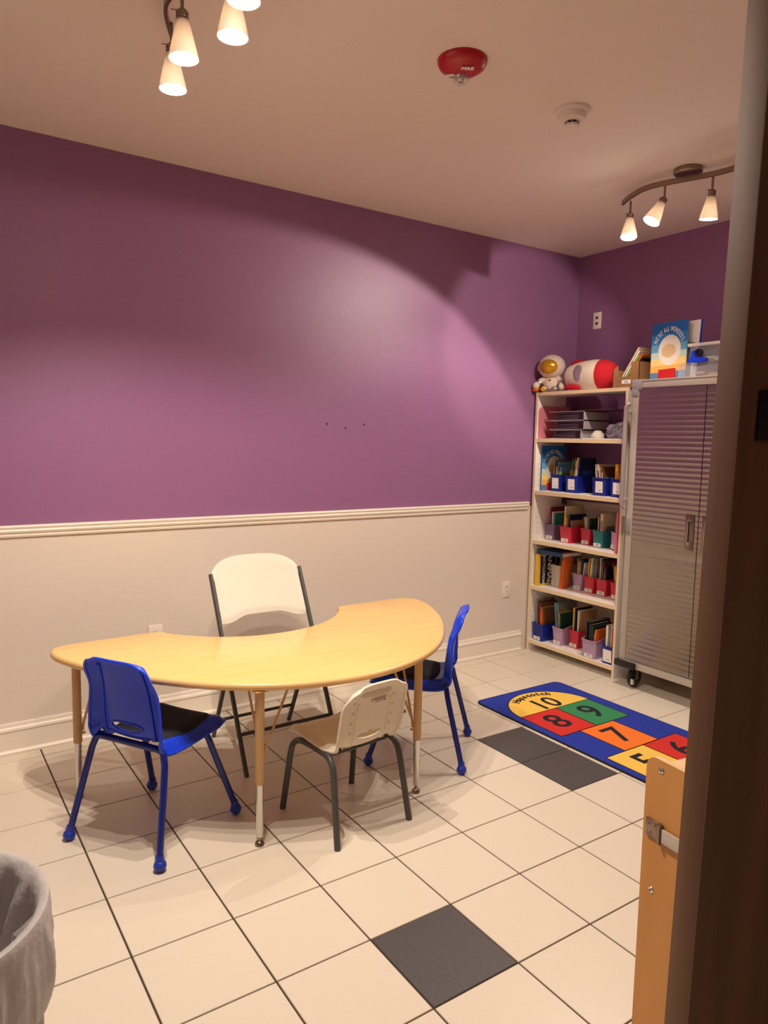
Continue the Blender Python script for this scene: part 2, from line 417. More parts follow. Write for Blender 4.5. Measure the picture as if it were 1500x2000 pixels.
# ================================================================== CREAM CHILD CHAIR
def cream_chair():
    t = thing('child_chair', 'small cream plastic child chair with dark grey legs in front of the table', 'chair', (.9285, -1.2905, 0), math.radians(95.7-90))
    prof = [(.185, .315), (.178, .332), (.12, .342), (.02, .336), (-.07, .330), (-.115, .338), (-.14, .366), (-.155, .42), (-.172, .50), (-.196, .588), (-.203, .602)]
    def width(v):
        w = .152
        if v < .06: w *= .9+.1*math.sqrt(max(0, 1-((.06-v)/.06)**2))
        if v > .45: w = .150-.012*math.exp(-((v-.53)/.06)**2)
        if v > .78: w *= .66+.34*math.sqrt(max(0, 1-((v-.78)/.22)**2.6))
        return w
    def curve(u, v):
        e = ss(.82, 1.0, abs(u))
        return .016*u*u*(1-ss(.85, 1, v))-.018*e**1.4-.010*ss(.95, 1, v)*(1-e)
    def lift(u, v): return (.006-.022*u**4)*ss(.78, 1, v)
    bm = B(); S = shell(bm, prof, width, .006, 28, 70, curve, hole=(0, .625, .40, .026), lift=lift)
    sh = obj('seat_shell', bm, CPLAS, t, smooth=50)
    bm = B(); path = [S(1, k/50)[0] for k in range(51)]+[S(1-.2*k, 1)[0] for k in range(1, 10)]+[S(-1, 1-k/50)[0] for k in range(51)]+[S(-1+.2*k, 0)[0] for k in range(1, 10)]
    path.append(path[0]); tube(bm, path, .0065, 8, cap=False); obj('rim', bm, CPLAS, sh, smooth=60)
    for s in (-1, 1):  # flat darker ovals that paint the shade of moulded dimples down both sides
        for v in (.66, .73, .80, .87):
            bm = B(); p, nm = S(s*.64, v); pts = []
            for k in range(17):
                a = 2*PI*k/16; q, n2 = S(s*.64+.045*math.cos(a), v+.011*math.sin(a)); pts.append(q-n2*.0036)
            bm.faces.new([bm.verts.new(q) for q in pts[:-1]]); obj('dimple', bm, CDARK, sh, smooth=0)
    bm = B(); gg = []
    for v in (.900, .910, .920, .930):
        e_ = .04 if v in (.900, .930) else 0
        row = []
        for k in range(13):
            u = (-.50+e_)+(1.0-2*e_)*k/12; p, nm = S(u, v); row.append(bm.verts.new(p-nm*.0040))
        gg.append(row)
    for a_, b_ in zip(gg, gg[1:]):
        for k in range(12): bm.faces.new((a_[k], a_[k+1], b_[k+1], b_[k]))
    obj('hand_grip', bm, CDARK, sh, smooth=0)  # surface patch, the grip's hollow shaded by darker cream
    bm = B(); p, nm = S(.12, .862); z = -nm; x = Vector((1, 0, 0)); y = z.cross(x)
    mt = Matrix((x, y, z)).transposed().to_4x4(); mt.translation = p-nm*.0085
    box(bm, -.0375, .0375, -.0075, .0075, 0, .0012, 0, mtx=mt); text(bm, 'LIFETIME', .0135, mt @ Matrix.Translation((0, 0, .0014)), 1, .0002, sx=1.05)
    obj('nameplate', bm, [CPLAS, BLACK], sh, smooth=0)
    for s in (-1, 1):
        bm = B(); pts = []
        for k in range(15): q, n2 = S(s*.52, .54+.32*k/14); pts.append(q-n2*.004)
        tube(bm, pts, .003, 6); obj('rib', bm, CPLAS, sh, smooth=60)
    for s in (-1, 1):
        arch = [(s*.175, .190, 0), (s*.166, .166, .16), (s*.160, .150, .262), (s*.157, .128, .298), (s*.154, .09, .315), (s*.152, .03, .318), (s*.152, -.03, .318), (s*.154, -.09, .316), (s*.157, -.122, .298), (s*.160, -.14, .26), (s*.166, -.160, .16), (s*.175, -.190, 0)]
        c = catmull(arch, 6); h = len(c)//2
        for part in (c[:h+1], c[h:]):
            bm = B(); tube(bm, part, .0125, 14); obj('leg', bm, DGREY, t, smooth=60)
    bm = B()
    for y in (-.085, .08): tube(bm, [(-.152, y, .316), (-.12, y, .312), (.12, y, .312), (.152, y, .316)], .006, 8)
    obj('crossbar', bm, DGREY, t, smooth=60)
cream_chair()
# ================================================================== FOLDING CHAIR
def folding_chair():
    t = thing('folding_chair', 'white plastic folding chair with dark grey frame between table and wall', 'chair', (.957, -.55, 0))
    HW = .237
    def fy(z): return -.79+.55+(.42)*(z/.806)   # local y of the long leg line
    for s in (-1, 1):
        z1 = .835
        bm = B(); tube(bm, [(s*HW, fy(0), 0), (s*HW, fy(z1), z1)], .0135, 12, flat=(.75, 1.15, 1)); obj('leg', bm, DGREY, t, smooth=60)
        bm = B(); tube(bm, [(s*(HW-.028), .245, 0), (s*(HW-.028), .10, .30), (s*(HW-.028), .02, .455)], .0125, 12, flat=(.8, 1.1, 1)); obj('leg', bm, DGREY, t, smooth=60)
    bm = B(); tube(bm, [(-HW, fy(.16), .16), (HW, fy(.16), .16)], .009, 10); obj('crossbar', bm, DGREY, t, smooth=60)
    bm = B(); tube(bm, [(-HW+.028, .196, .10), (HW-.028, .196, .10)], .008, 10); obj('crossbar', bm, DGREY, t, smooth=60)
    bm = B(); tube(bm, [(-HW+.028, .05, .40), (HW-.028, .05, .40)], .008, 10); obj('crossbar', bm, DGREY, t, smooth=60)
    # seat
    bm = B(); pts = [(p.x, p.y) for p in catmull([(-.2, .14, 0), (.2, .14, 0), (.215, .10, 0), (.222, -.12, 0), (.20, -.185, 0), (.12, -.205, 0), (-.12, -.205, 0), (-.20, -.185, 0), (-.222, -.12, 0), (-.215, .10, 0)], 5, True)]
    prism(bm, pts, .432, .452); obj('seat', bm, WPLAS, t, smooth=40)
    # backrest: rounded top, notched lower edge
    nu, nv = 40, 26; bm = B(); F = {}; Bk = {}
    def top(u): return .822+.088*(max(0, 1-abs(u)**3.2))**.62
    def bot(u): return .640-.026*ss(.35, .85, abs(u))
    for i in range(nu+1):
        u = math.sin(PI/2*(-1+2*i/nu))
        for j in range(nv+1):
            v = j/nv; z = bot(u)+(top(u)-bot(u))*v; x = u*(.224+.012*ss(.80, .83, z))
            y = fy(z)+.018*(1-u*u)+.004; e = 0.006*ss(.8, 1, abs(2*v-1))+.004*ss(.9, 1, abs(u))
            F[i, j] = bm.verts.new((x, y-.012+e, z)); Bk[i, j] = bm.verts.new((x, y+.012-e, z))
    for i in range(nu):
        for j in range(nv):
            bm.faces.new((F[i, j], F[i+1, j], F[i+1, j+1], F[i, j+1])); bm.faces.new((Bk[i, j+1], Bk[i+1, j+1], Bk[i+1, j], Bk[i, j]))
    for i in range(nu):
        bm.faces.new((F[i, 0], Bk[i, 0], Bk[i+1, 0], F[i+1, 0])); bm.faces.new((F[i, nv], F[i+1, nv], Bk[i+1, nv], Bk[i, nv]))
    for j in range(nv):
        bm.faces.new((F[0, j], F[0, j+1], Bk[0, j+1], Bk[0, j])); bm.faces.new((F[nu, j], Bk[nu, j], Bk[nu, j+1], F[nu, j+1]))
    obj('backrest', bm, WPLAS, t, smooth=50)
folding_chair()
# ================================================================== BOOKCASE
BX0, BX1, BY0, BY1, BZ = 3.212, 3.50, -.793, -.022, 1.822
bc = thing('bookcase', 'tall white open-backed bookcase with five shelves of book bins in the corner', 'bookcase', (0, 0, 0))
for y in (BY1-.018, BY0):
    bm = B(); box(bm, BX0, BX1, y, y+.018, 0, BZ-.0, 0)
    for f in bm.faces:
        if f.calc_center_median().x < BX0+.001: f.material_index = 1
    yi = y if y > -.4 else y+.018; sg = -1 if y > -.4 else 1
    for xx in (BX0+.04, BX1-.05):
        for k in range(44):
            z = .13+k*.038
            lathe(bm, [(0, .0004), (.0032, .0004)], 8, Matrix.Translation((xx, yi, z)) @ Matrix.Rotation(PI/2*(1 if sg < 0 else -1), 4, 'X'), mi=2)
    obj('side_panel', bm, [SHELFW, SHELFE, BLACK], bc, smooth=0)
SH = {1: 1.525, 2: 1.157, 3: .806, 4: .477, 5: .082}
for k, z in SH.items():
    bm = B(); box(bm, BX0+.002, BX1, BY0+.018, BY1-.018, z-.026, z, 0)
    for f in bm.faces:
        if f.calc_center_median().x < BX0+.003: f.material_index = 1
    obj('shelf', bm, [SHELFW, SHELFE], bc, smooth=0)
bm = B(); box(bm, BX0-.001, BX1, BY0, BY1, BZ, BZ+.022, 0)
for f in bm.faces:
    if f.calc_center_median().x < BX0: f.material_index = 1
obj('top_board', bm, [SHELFW, SHELFE], bc, smooth=0)
# ------------------------------------------------------------------ bins and books
COLS = {'red': (168, 34, 34), 'orange': (214, 104, 34), 'yellow': (226, 180, 52), 'green': (62, 132, 64), 'teal': (36, 128, 122), 'blue': (34, 74, 150), 'navy': (24, 34, 72),
        'purple': (96, 58, 120), 'pink': (212, 92, 130), 'white': (232, 226, 214), 'cream': (222, 204, 168), 'brown': (110, 70, 42), 'grey': (128, 122, 118), 'black': (26, 24, 26),
        'maroon': (104, 24, 44), 'light blue': (110, 168, 204), 'lime': (150, 186, 70), 'dark green': (26, 62, 46), 'tan': (188, 150, 104)}
BINC = {'blue': (16, 36, 132), 'lilac': (176, 144, 176), 'red': (196, 40, 62), 'teal': (36, 120, 122), 'pink': (206, 150, 186), 'beige': (214, 202, 182), 'plum': (120, 98, 128)}
ROWN = {1: 'top', 2: 'second', 3: 'third', 4: 'fourth', 5: 'bottom'}
ORD = ['first', 'second', 'third', 'fourth', 'fifth', 'sixth', 'seventh', 'eighth', 'ninth', 'tenth', 'eleventh', 'twelfth', 'thirteenth']
def book_mesh(th, d, h):
    """cover board U open at the back; local: x depth, y thickness, z height"""
    bm = B(); c = .0012
    box(bm, 0, c, 0, th, 0, h); box(bm, c, d, 0, c, 0, h); box(bm, c, d, th-c, th, 0, h)
    return bm
def book(colname, th, d, h, loc, rot, label, group=None, parts=True, mark=None):
    mcol = colmat('cover_'+colname.replace(' ', '_'), COLS[colname], .4)
    bm = book_mesh(th, d, h); mats = [mcol]
    if mark:
        mats.append(colmat('mark_'+mark, COLS[mark])); z0 = h*.55
        box(bm, -.0003, .0002, th*.2, th*.8, z0, z0+h*.25, 1); box(bm, d*.2, d*.8, -.0004, .0002, h*.25, h*.62, 1)
    o = obj('book', bm, mats, smooth=0); o.location = loc; o.rotation_euler = rot
    tag(o, label, 'book', group)
    if parts:
        bm = B(); box(bm, .0012, d-.003, .0012, th-.0012, .003, h-.003); obj('pages', bm, PAGES, o, smooth=0)
    return o
def book_bin(row, color, x, yc, wt, wb, hf, hb, d, card='low', yaw=0, roll=0, where='', books=(), z=None):
    z = SH[row] if z is None else z
    base = z
    name = where
    t = thing('book_bin', name, 'bin', (x, yc, base+(.5*wb*abs(math.sin(roll)) if roll else 0)), 0, 'book bins on the bookcase', rot=(roll, 0, yaw))
    bm = B(); N = []
    r = .012
    # perimeter (px depth 0..1, py -1..1)
    per = []
    for (cx, cy, a0) in ((0, -1, 180), (0, 1, 90), (1, 1, 0), (1, -1, -90)):
        for k in range(4):
            a = math.radians(a0+ (90-30*k if cy*(1 if cx == 0 else 1) else 0))
            per.append((cx, cy, a))
    pts = []
    # explicit rounded rectangle, clockwise starting front-right
    rr = .12
    for cx, cy, a0 in ((0, -1, 270), (0, 1, 180), (1, 1, 90), (1, -1, 0)):
        for k in range(4):
            a = math.radians(a0-30*k); pts.append((cx, cy, math.cos(a), math.sin(a)))
    def ring(wd, dx0, dx1, r_, zf):
        out = []
        for cx, cy, ca, sa in pts:
            X = (dx0+r_ if cx == 0 else dx1-r_)+r_*ca; Y = cy*(wd/2-r_)+r_*sa
            out.append((X, Y, zf(X)))
        return out
    def zt(X): return hf+(hb-hf)*ss(d*.35, d, X)
    rg = [ring(wb, .006, d-.006, .008, lambda X: 0), ring(wt-.006, .001, d, .010, lambda X: zt(X)-.008), ring(wt, -.004, d+.003, .011, lambda X: zt(X)-.006), ring(wt, -.004, d+.003, .011, zt),
          ring(wt-.008, .003, d-.004, .009, zt), ring(wb-.004, .008, d-.008, .007, lambda X: .003)]
    V = [[bm.verts.new(p) for p in q] for q in rg]; n = len(pts)
    for a, b in zip(V, V[1:]):
        for i in range(n): bm.faces.new((a[i], a[(i+1) % n], b[(i+1) % n], b[i]))
    bm.faces.new(V[0]); bm.faces.new(V[-1])
    body = obj('bin_body', bm, mat('bin_'+color, BINC[color], .35), t, smooth=45)
    sl = (.006-.001)/(hf-.008)
    if card == 'high': zz, hh, ww, yy = hf*.18, hf*.62, .058, -.004
    elif card == 'big': zz, hh, ww, yy = hf*.12, hf*.68, .066, 0
    else: zz, hh, ww, yy = .006, .024, min(wb*.86, .06), .004
    bm = B()
    def fx(q): return .006-(.005)*q/(hf-.008)-.0012
    a = [(fx(zz), yy-ww/2, zz), (fx(zz), yy+ww/2, zz), (fx(zz+hh), yy+ww/2, zz+hh), (fx(zz+hh), yy-ww/2, zz+hh)]
    vs = [bm.verts.new(p) for p in a]; vb = [bm.verts.new((p[0]+.0008, p[1], p[2])) for p in a]
    bm.faces.new(vs); bm.faces.new(vb[::-1])
    for i in range(4): bm.faces.new((vs[i], vs[(i+1) % 4], vb[(i+1) % 4], vb[i]))
    for k in range(1 if card != 'low' else 2):
        q = zz+hh*(.18 if card != 'low' else .3+.3*k)
        box(bm, fx(q)-.0004, fx(q)-.0001, yy-ww*.3, yy+ww*(.12+.15*k), q, q+.0035, 1)
    obj('label_card', bm, [PAPER, colmat('pencil_grey', (110, 96, 96))], t, smooth=0)
    # the books
    n = len(books); tot = sum(b[1] for b in books)
    fit = min(1, (wb-.016)/tot); y = wb/2-.007; k = 0; gap = max(0, (wb-.016-tot*fit)/max(n, 1))
    nm = where
    for b in books:
        cn, th, h, lean = b[0], b[1], b[2], b[3] if len(b) > 3 else 0
        dd = b[4] if len(b) > 4 else min(d-.03, .17); yw = b[5] if len(b) > 5 else 0
        th *= fit; y -= th+gap*.5; lean = max(-.10, min(.13, lean))
        Mt = Matrix.Translation((x, yc, base)) @ Euler((roll, 0, yaw)).to_matrix().to_4x4() @ Matrix.Translation((.016+random.uniform(0, .02), y, .006)) @ Euler((LEAN*lean, 0, yw)).to_matrix().to_4x4()
        lb = '%s book, %s from the left inside the %s' % (cn, ORD[k], BINSHORT[nm])
        o = book(cn, th, dd, h, Mt.to_translation(), Mt.to_euler(), lb, 'books standing in the shelf bins', mark=(b[6] if len(b) > 6 else None))
        y -= gap*.5; k += 1
    return t
BINSHORT = {}
LEAN = -1
def BN(full, short): BINSHORT[full] = short; return full
# row 2
book_bin(2, 'blue', 3.300, -.146, .096, .090, .118, .118, .21, 'high', where=BN('blue bin with white card, leftmost on the second shelf', 'leftmost blue bin of the second shelf'),
         books=[('grey', .012, .215, 0), ('purple', .006, .165), ('red', .005, .16), ('yellow', .005, .17), ('light blue', .007, .20), ('light blue', .010, .165, -.12), ('lime', .010, .135)])
book_bin(2, 'blue', 3.298, -.292, .114, .095, .118, .118, .21, 'high', where=BN('blue bin with white card, second from left on the second shelf', 'second blue bin of the second shelf'),
         books=[('orange', .010, .15, -.08), ('green', .008, .225, -.14), ('brown', .012, .235, -.1, .16, 0, 'black'), ('yellow', .008, .215, -.1, .16, 0, 'orange'), ('white', .009, .235, -.14), ('navy', .012, .235, -.14, .16, 0, 'blue')])
book_bin(2, 'blue', 3.270, -.552, .118, .10, .118, .118, .21, 'high', where=BN('blue bin with white card, third from left on the second shelf', 'third blue bin of the second shelf'),
         books=[('white', .012, .20, .28), ('cream', .014, .20, .24, .16, 0, 'maroon'), ('brown', .012, .185, .15, .16, 0, 'white')])
book_bin(2, 'blue', 3.262, -.698, .100, .09, .118, .118, .21, 'high', where=BN('blue bin with tilted card beside the push handle, last on the second shelf', 'last blue bin of the second shelf'),
         books=[('yellow', .022, .205, .03, .17, 0, 'orange'), ('black', .014, .195, .03, .17, 0, 'blue')])
# row 3
book_bin(3, 'plum', 3.322, -.095, .094, .064, .112, .112, .20, where=BN('greyish plum bin, leftmost on the third shelf', 'plum bin of the third shelf'),
         books=[('pink', .006, .225), ('maroon', .012, .225), ('grey', .012, .175), ('white', .007, .195), ('teal', .010, .185)])
book_bin(3, 'red', 3.305, -.255, .115, .082, .112, .145, .21, where=BN('wide red bin, second on the third shelf', 'wide red bin of the third shelf'),
         books=[('cream', .010, .245, -.02, .19, 0, 'orange'), ('yellow', .010, .185), ('orange', .014, .165), ('navy', .014, .19), ('tan', .010, .15)])
book_bin(3, 'red', 3.352, -.392, .096, .066, .112, .112, .20, where=BN('narrow red bin left of the teal bin', 'narrow red bin of the third shelf'),
         books=[('maroon', .006, .18, .1), ('cream', .008, .185, .15), ('cream', .008, .18, .15), ('dark green', .010, .175, .02)])
book_bin(3, 'teal', 3.325, -.520, .098, .068, .115, .115, .20, where=BN('teal bin on the third shelf', 'teal bin of the third shelf'),
         books=[('red', .006, .19, -.05), ('white', .006, .195, -.02), ('maroon', .006, .215), ('cream', .022, .22, 0, .17, 0, 'grey')])
book_bin(3, 'pink', 3.335, -.648, .090, .062, .112, .112, .20, roll=.12, where=BN('pink bin tipped sideways beside the teal bin', 'tipped pink bin of the third shelf'),
         books=[('green', .010, .205, .18), ('orange', .016, .185, .16, .16, 0, 'yellow'), ('green', .012, .15, .1)])
# row 4
book_bin(4, 'beige', 3.350, -.140, .096, .076, .15, .15, .20, where=BN('beige bin on the fourth shelf behind the orange books', 'beige bin of the fourth shelf'),
         books=[('brown', .010, .235), ('black', .012, .22), ('grey', .008, .245, -.1), ('grey', .008, .26, -.12)])
book_bin(4, 'lilac', 3.372, -.322, .096, .062, .115, .13, .20, where=BN('lilac bin on the fourth shelf left of three red bins', 'lilac bin of the fourth shelf'),
         books=[('navy', .012, .205), ('cream', .006, .15), ('tan', .012, .215, .08), ('yellow', .008, .20, .05), ('blue', .010, .205), ('white', .008, .19, -.1)])
book_bin(4, 'red', 3.368, -.428, .094, .074, .112, .125, .20, where=BN('red bin on the fourth shelf, leftmost of its three', 'leftmost red bin of the fourth shelf'),
         books=[('yellow', .006, .23, -.03), ('brown', .007, .235, -.03), ('white', .010, .235, -.06), ('grey', .012, .24, -.06), ('grey', .012, .235, -.06)])
book_bin(4, 'red', 3.372, -.530, .096, .074, .112, .125, .20, where=BN('red bin on the fourth shelf, middle of its three', 'middle red bin of the fourth shelf'),
         books=[('white', .005, .245), ('dark green', .010, .24), ('brown', .008, .22), ('cream', .004, .20), ('navy', .010, .19), ('maroon', .008, .23, .1)])
book_bin(4, 'red', 3.352, -.665, .100, .080, .112, .125, .20, where=BN('red bin on the fourth shelf, rightmost of its three', 'rightmost red bin of the fourth shelf'),
         books=[('maroon', .010, .23, .12), ('yellow', .008, .215, .08), ('tan', .012, .225, .05), ('green', .010, .20, .05), ('cream', .006, .17)])
# row 5
book_bin(5, 'blue', 3.236, -.098, .106, .092, .125, .125, .22, where=BN('blue bin, leftmost on the bottom shelf', 'leftmost blue bin of the bottom shelf'),
         books=[('grey', .012, .285), ('maroon', .012, .27), ('cream', .008, .26), ('brown', .010, .265), ('tan', .008, .235), ('orange', .012, .225), ('brown', .012, .235)])
book_bin(5, 'lilac', 3.268, -.256, .100, .066, .125, .165, .22, where=BN('lilac bin, second on the bottom shelf', 'second bin, lilac, of the bottom shelf'),
         books=[('light blue', .008, .285, .12, .19, 0, 'grey'), ('grey', .014, .28, .10, .19, 0, 'navy'), ('yellow', .007, .22, .10), ('dark green', .014, .22, .06)])
book_bin(5, 'red', 3.318, -.360, .098, .070, .125, .125, .20, where=BN('red bin on the bottom shelf', 'red bin of the bottom shelf'),
         books=[('yellow', .012, .27), ('black', .010, .265), ('navy', .008, .26), ('cream', .009, .23, -.1), ('tan', .010, .25, -.12), ('white', .010, .26)])
book_bin(5, 'lilac', 3.222, -.575, .124, .098, .122, .175, .24, yaw=.05, where=BN('big lilac bin holding black books on the bottom shelf', 'big lilac bin of the bottom shelf'),
         books=[('black', .012, .232, 0, .21), ('black', .014, .232, 0, .21), ('black', .016, .215, 0, .21), ('dark green', .010, .205, 0, .21), ('pink', .007, .165, -.06), ('pink', .007, .17, -.03), ('orange', .010, .19, -.02, .17, 0, 'pink')])
book_bin(5, 'blue', 3.226, -.722, .092, .084, .118, .118, .22, 'big', where=BN('blue bin with a large white card, rightmost on the bottom shelf', 'rightmost blue bin of the bottom shelf'),
         books=[('white', .014, .24), ('grey', .012, .235), ('cream', .008, .24), ('red', .010, .225), ('maroon', .012, .22)])
# loose books on the shelves
def flatcover(name, label, x, y0, y1, z0, z1, th, mats, fn, rot=(0, 0, 0), cat='book'):
    """book standing with its cover facing -x; local origin at lower left front corner, +Y right seen from front is -y"""
    t = thing(name, label, cat, (x, y1, z0), rot=rot)
    w_, h_ = y1-y0, z1-z0
    bm = B(); box(bm, 0, .0015, -w_, 0, 0, h_); box(bm, th-.0015, th, -w_, 0, 0, h_); box(bm, .0015, th-.0015, -.0015, 0, 0, h_)
    fr = Matrix(((0, 0, -1), (-1, 0, 0), (0, 1, 0))).to_4x4()
    fn(bm, w_, h_, fr)
    obj('cover', bm, mats, t, smooth=0)
    bm = B(); box(bm, .0015, th-.0015, -w_+.003, -.0015, .003, h_-.003); obj('pages', bm, PAGES, t, smooth=0)
    return t
SKY = [colmat('sky_band_%d' % i, c) for i, c in enumerate([(20, 96, 170), (44, 122, 190), (96, 160, 200), (190, 208, 200), (240, 206, 130), (238, 178, 90), (90, 130, 176)])]
CRED = colmat('cover_bright_red', (196, 30, 36)); CWH = colmat('cover_art_white', (232, 222, 212))
def art(bm, w_, h_, fr, arc=True, s=1.0):
    zs = [1, .80, .62, .48, .36, .24, .12, 0]
    for i in range(7): box(bm, .0006, w_-.0006, h_*zs[i+1], h_*zs[i], .0001, .0004, 1+i, mtx=fr)
    pts = [(w_*.52+w_*.31*math.cos(a), h_*.50+h_*.27*math.sin(a)) for a in [2*PI*k/36 for k in range(36)]]
    prism(bm, pts, .0004, .0008, mtx=fr, mi=8)
    pts = [(w_*.50+w_*.20*math.cos(a), h_*.49+h_*.12*math.sin(a)) for a in [2*PI*k/28 for k in range(28)]]
    prism(bm, pts, .0008, .0011, mtx=fr, mi=11)
    prism(bm, [(w_*.22, 0), (w_*.74, 0), (w_*.72, h_*.17), (w_*.24, h_*.17)], .0008, .0012, mtx=fr, mi=9)
    S_ = "WE'RE ALL WONDERS"; adv = [{'W': 1.35, "'": .40, ' ': .55, 'L': .78, 'E': .85}.get(c, 1) for c in S_]; tot = sum(adv); acc = 0
    for ch, ad in zip(S_, adv):
        f = (acc+ad/2)/tot; acc += ad
        a = math.radians(156-132*f); cx, cz = w_*.50+w_*.425*math.cos(a), h_*.47+h_*.405*math.sin(a)
        if ch != ' ': text(bm, ch, h_*.118, fr @ Matrix.Translation((cx, cz, .0013)) @ Matrix.Rotation((a-PI/2)*.8, 4, 'Z'), 10, .0002, bold=.0002*s, sx=.58)
ARTM = [colmat('cover_blue_board', (24, 90, 160))]+SKY+[CWH, CRED, PAPER, colmat('cover_art_tan', (214, 186, 140))]
flatcover('book', "blue picture book titled WE'RE ALL WONDERS standing upright on the steel cabinet", 3.245, -1.150, -.915, 1.880, 2.208, .012, ARTM, lambda *a: art(*a), rot=(-.035, .05, 0))
flatcover('book', "blue WE'RE ALL WONDERS picture book leaning inside the left end of the second shelf", 3.262, -.262, -.056, 1.1585, 1.474, .010, ARTM, lambda *a: art(*a), rot=(0, 0, math.radians(80)))
t = thing('book', 'thick yellow and black ANIMAL ENCYCLOPEDIA book standing at the left of the fourth shelf', 'book', (3.238, -.088, .4785))
bm = book_mesh(.034, .205, .226)
fe = Matrix(((1, 0, 0), (0, 0, -1), (0, 1, 0))).to_4x4()
box(bm, .018, .190, .014, .214, .0001, .0005, 1, mtx=fe)
Rq = Matrix.Rotation(-PI/2, 4, 'Z')
text(bm, 'ANIMAL', .060, fe @ Matrix.Translation((.112, .114, .0008)) @ Rq, 2, .0002, bold=.0010)
text(bm, 'ENCYCLOPEDIA', .033, fe @ Matrix.Translation((.052, .114, .0008)) @ Rq, 2, .0002, bold=.0004, sx=.86)
obj('cover', bm, [colmat('cover_yellow', COLS['yellow']), BLACK, PAPER], t, smooth=0)
bm = B(); box(bm, .0015, .202, .0015, .0325, .003, .223); obj('pages', bm, PAGES, t, smooth=0)
bm = book_mesh(.028, .2, .24); o = obj('book', bm, [colmat('cover_deep_blue', (18, 62, 104))], smooth=0); tag(o, 'dark blue book lying flat on top of the animal encyclopedia', 'book')
o.location = (3.30, -.235, .735); o.rotation_euler = (0, 0, 0)
o.rotation_euler = (-PI/2, 0, 0); o.location = (3.255, -.290, .737)
bm = B(); box(bm, .0015, .197, .0015, .0265, .003, .237); obj('pages', bm, PAGES, o, smooth=0)
for k in range(3):
    book('orange', .008, .105-.03*k, .262, (3.30+.004*k, -.232-.0085*k, .4785), (.11, 0, 0), 'thin orange book leaning right of the beige bin, %s of three from the left' % ORD[k], 'thin orange books leaning on the fourth shelf')
book('pink', .012, .18, .262, (3.216, -.762, .8075), (0, 0, 0), 'pink book standing at the front right end of the third shelf')
def mad(bm, w_, h_, fr):
    pts = [(w_*.55+w_*.2*math.cos(a), h_*.72+h_*.16*math.sin(a)) for a in [2*PI*k/28 for k in range(28)]]
    prism(bm, pts, .0001, .0004, mtx=fr, mi=1); text(bm, 'MADE', h_*.13, fr @ Matrix.Translation((w_*.55, h_*.57, .0006)), 2, .0002)
# ---- first shelf: pink file holder, binders, tape, bag
bm = B()
for y in (-.045, -.125):
    pass
pr = [(0, 0), (.22, 0), (.22, .29), (.16, .29), (.06, .20), (0, .12)]
PINK = colmat('pink_card', (206, 120, 134), .6)
t = thing('file_holder', 'pink card file holder at the left of the top shelf', 'file holder', (3.225, -.042, SH[1]))
mt = Matrix(((1, 0, 0), (0, 0, -1), (0, 1, 0))).to_4x4()
bm = B()
for y0 in (0, .080):
    prism(bm, [(0, 0), (.235, 0), (.235, .225), (.04, .225), (.012, .212), (0, .19)] if y0 == 0 else [(.06, 0), (.235, 0), (.235, .225), (.15, .225), (.10, .10)], y0, y0+.003, mtx=mt)
obj('side_wall', bm, PINK, t, smooth=0)
bm = B(); box(bm, .23, .235, -.083, 0, 0, .225); box(bm, .06, .235, -.083, 0, 0, .003); obj('back_wall', bm, PINK, t, smooth=0)
t0 = None
for k, (z, y0, y1) in enumerate([(1.5255, -.408, -.128), (1.5875, -.430, -.128), (1.6495, -.428, -.120)]):
    t = thing('ring_binder', ['white ring binder lying at the bottom of the stack on the top shelf', 'white ring binder lying in the middle of the stack on the top shelf', 'white ring binder lying uppermost of the three on the top shelf'][k], 'binder', (3.245, 0, z), 0, 'ring binders stacked on the top shelf')
    bm = B(); h = .058
    W_ = colmat('binder_vinyl', (196, 184, 188), .4)
    box(bm, 0, .25, y0, y0+.003, 0, h); 
    box(bm, 0, .25, y0, y1, 0, .0025); 
    box(bm, 0, .25, y0, y1, h-.0025, h, mtx=None)
    obj('cover', bm, W_, t, smooth=0)
    bm = B()
    for q in range(9):
        zz = .006+q*.0052; s_ = math.sin(q*1.7+k)*.004
        a = [(.012, y0+.012, zz), (.012, y1-.03, zz+s_), (.24, y1-.03, zz+s_), (.24, y0+.012, zz)]
        poly(bm, a); poly(bm, [(p[0], p[1], p[2]+.0028) for p in a]); poly(bm, [a[0], a[1], (a[1][0], a[1][1], a[1][2]+.0028), (a[0][0], a[0][1], a[0][2]+.0028)])
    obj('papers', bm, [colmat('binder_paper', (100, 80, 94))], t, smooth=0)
    bm = B(); box(bm, .008, .24, y0+.006, y0+.05, .004, h-.006); obj('ring_mechanism', bm, BLACKP, t, smooth=0)
bm = B(); box(bm, 3.25, 3.47, -.66, -.36, 1.712, 1.716, mtx=None); tag(obj('folder', bm, colmat('folder_maroon', (96, 44, 56)), smooth=0), 'thin maroon folder lying on top of the stacked binders', 'folder')
bm = B(); lathe(bm, [(0, .052), (.018, .05), (.028, .042), (.031, .034), (.040, .030), (.042, .026), (.042, .004), (.038, 0), (0, 0)], 28, Matrix.Translation((3.26, -.535, 1.530))); o = obj('tap_light', bm, WPLAS, smooth=40); tag(o, 'round white domed push light on the top shelf beside the binders', 'light')
bm = B(); box(bm, 3.222, 3.44, -.72, -.44, 1.5252, 1.5296, mtx=None); tag(obj('paper_stack', bm, PAPER, smooth=0), 'thin stack of white papers lying at the right of the top shelf', 'papers')
bm = B(); random.seed(3)
r_ = bmesh.ops.create_icosphere(bm, subdivisions=4, radius=1)
for v in r_['verts']:
    c = v.co.copy(); n_ = 1+.22*math.sin(c.x*9+c.y*5)*math.cos(c.z*7+c.y*8)+.1*math.sin(c.y*21+c.x*17)
    v.co = Vector((3.32+.07*c.x*n_, -.655+.075*c.y*n_, 1.5302+max(.0, .052*(c.z*n_+.75))*(1+.6*max(0, -c.y))))
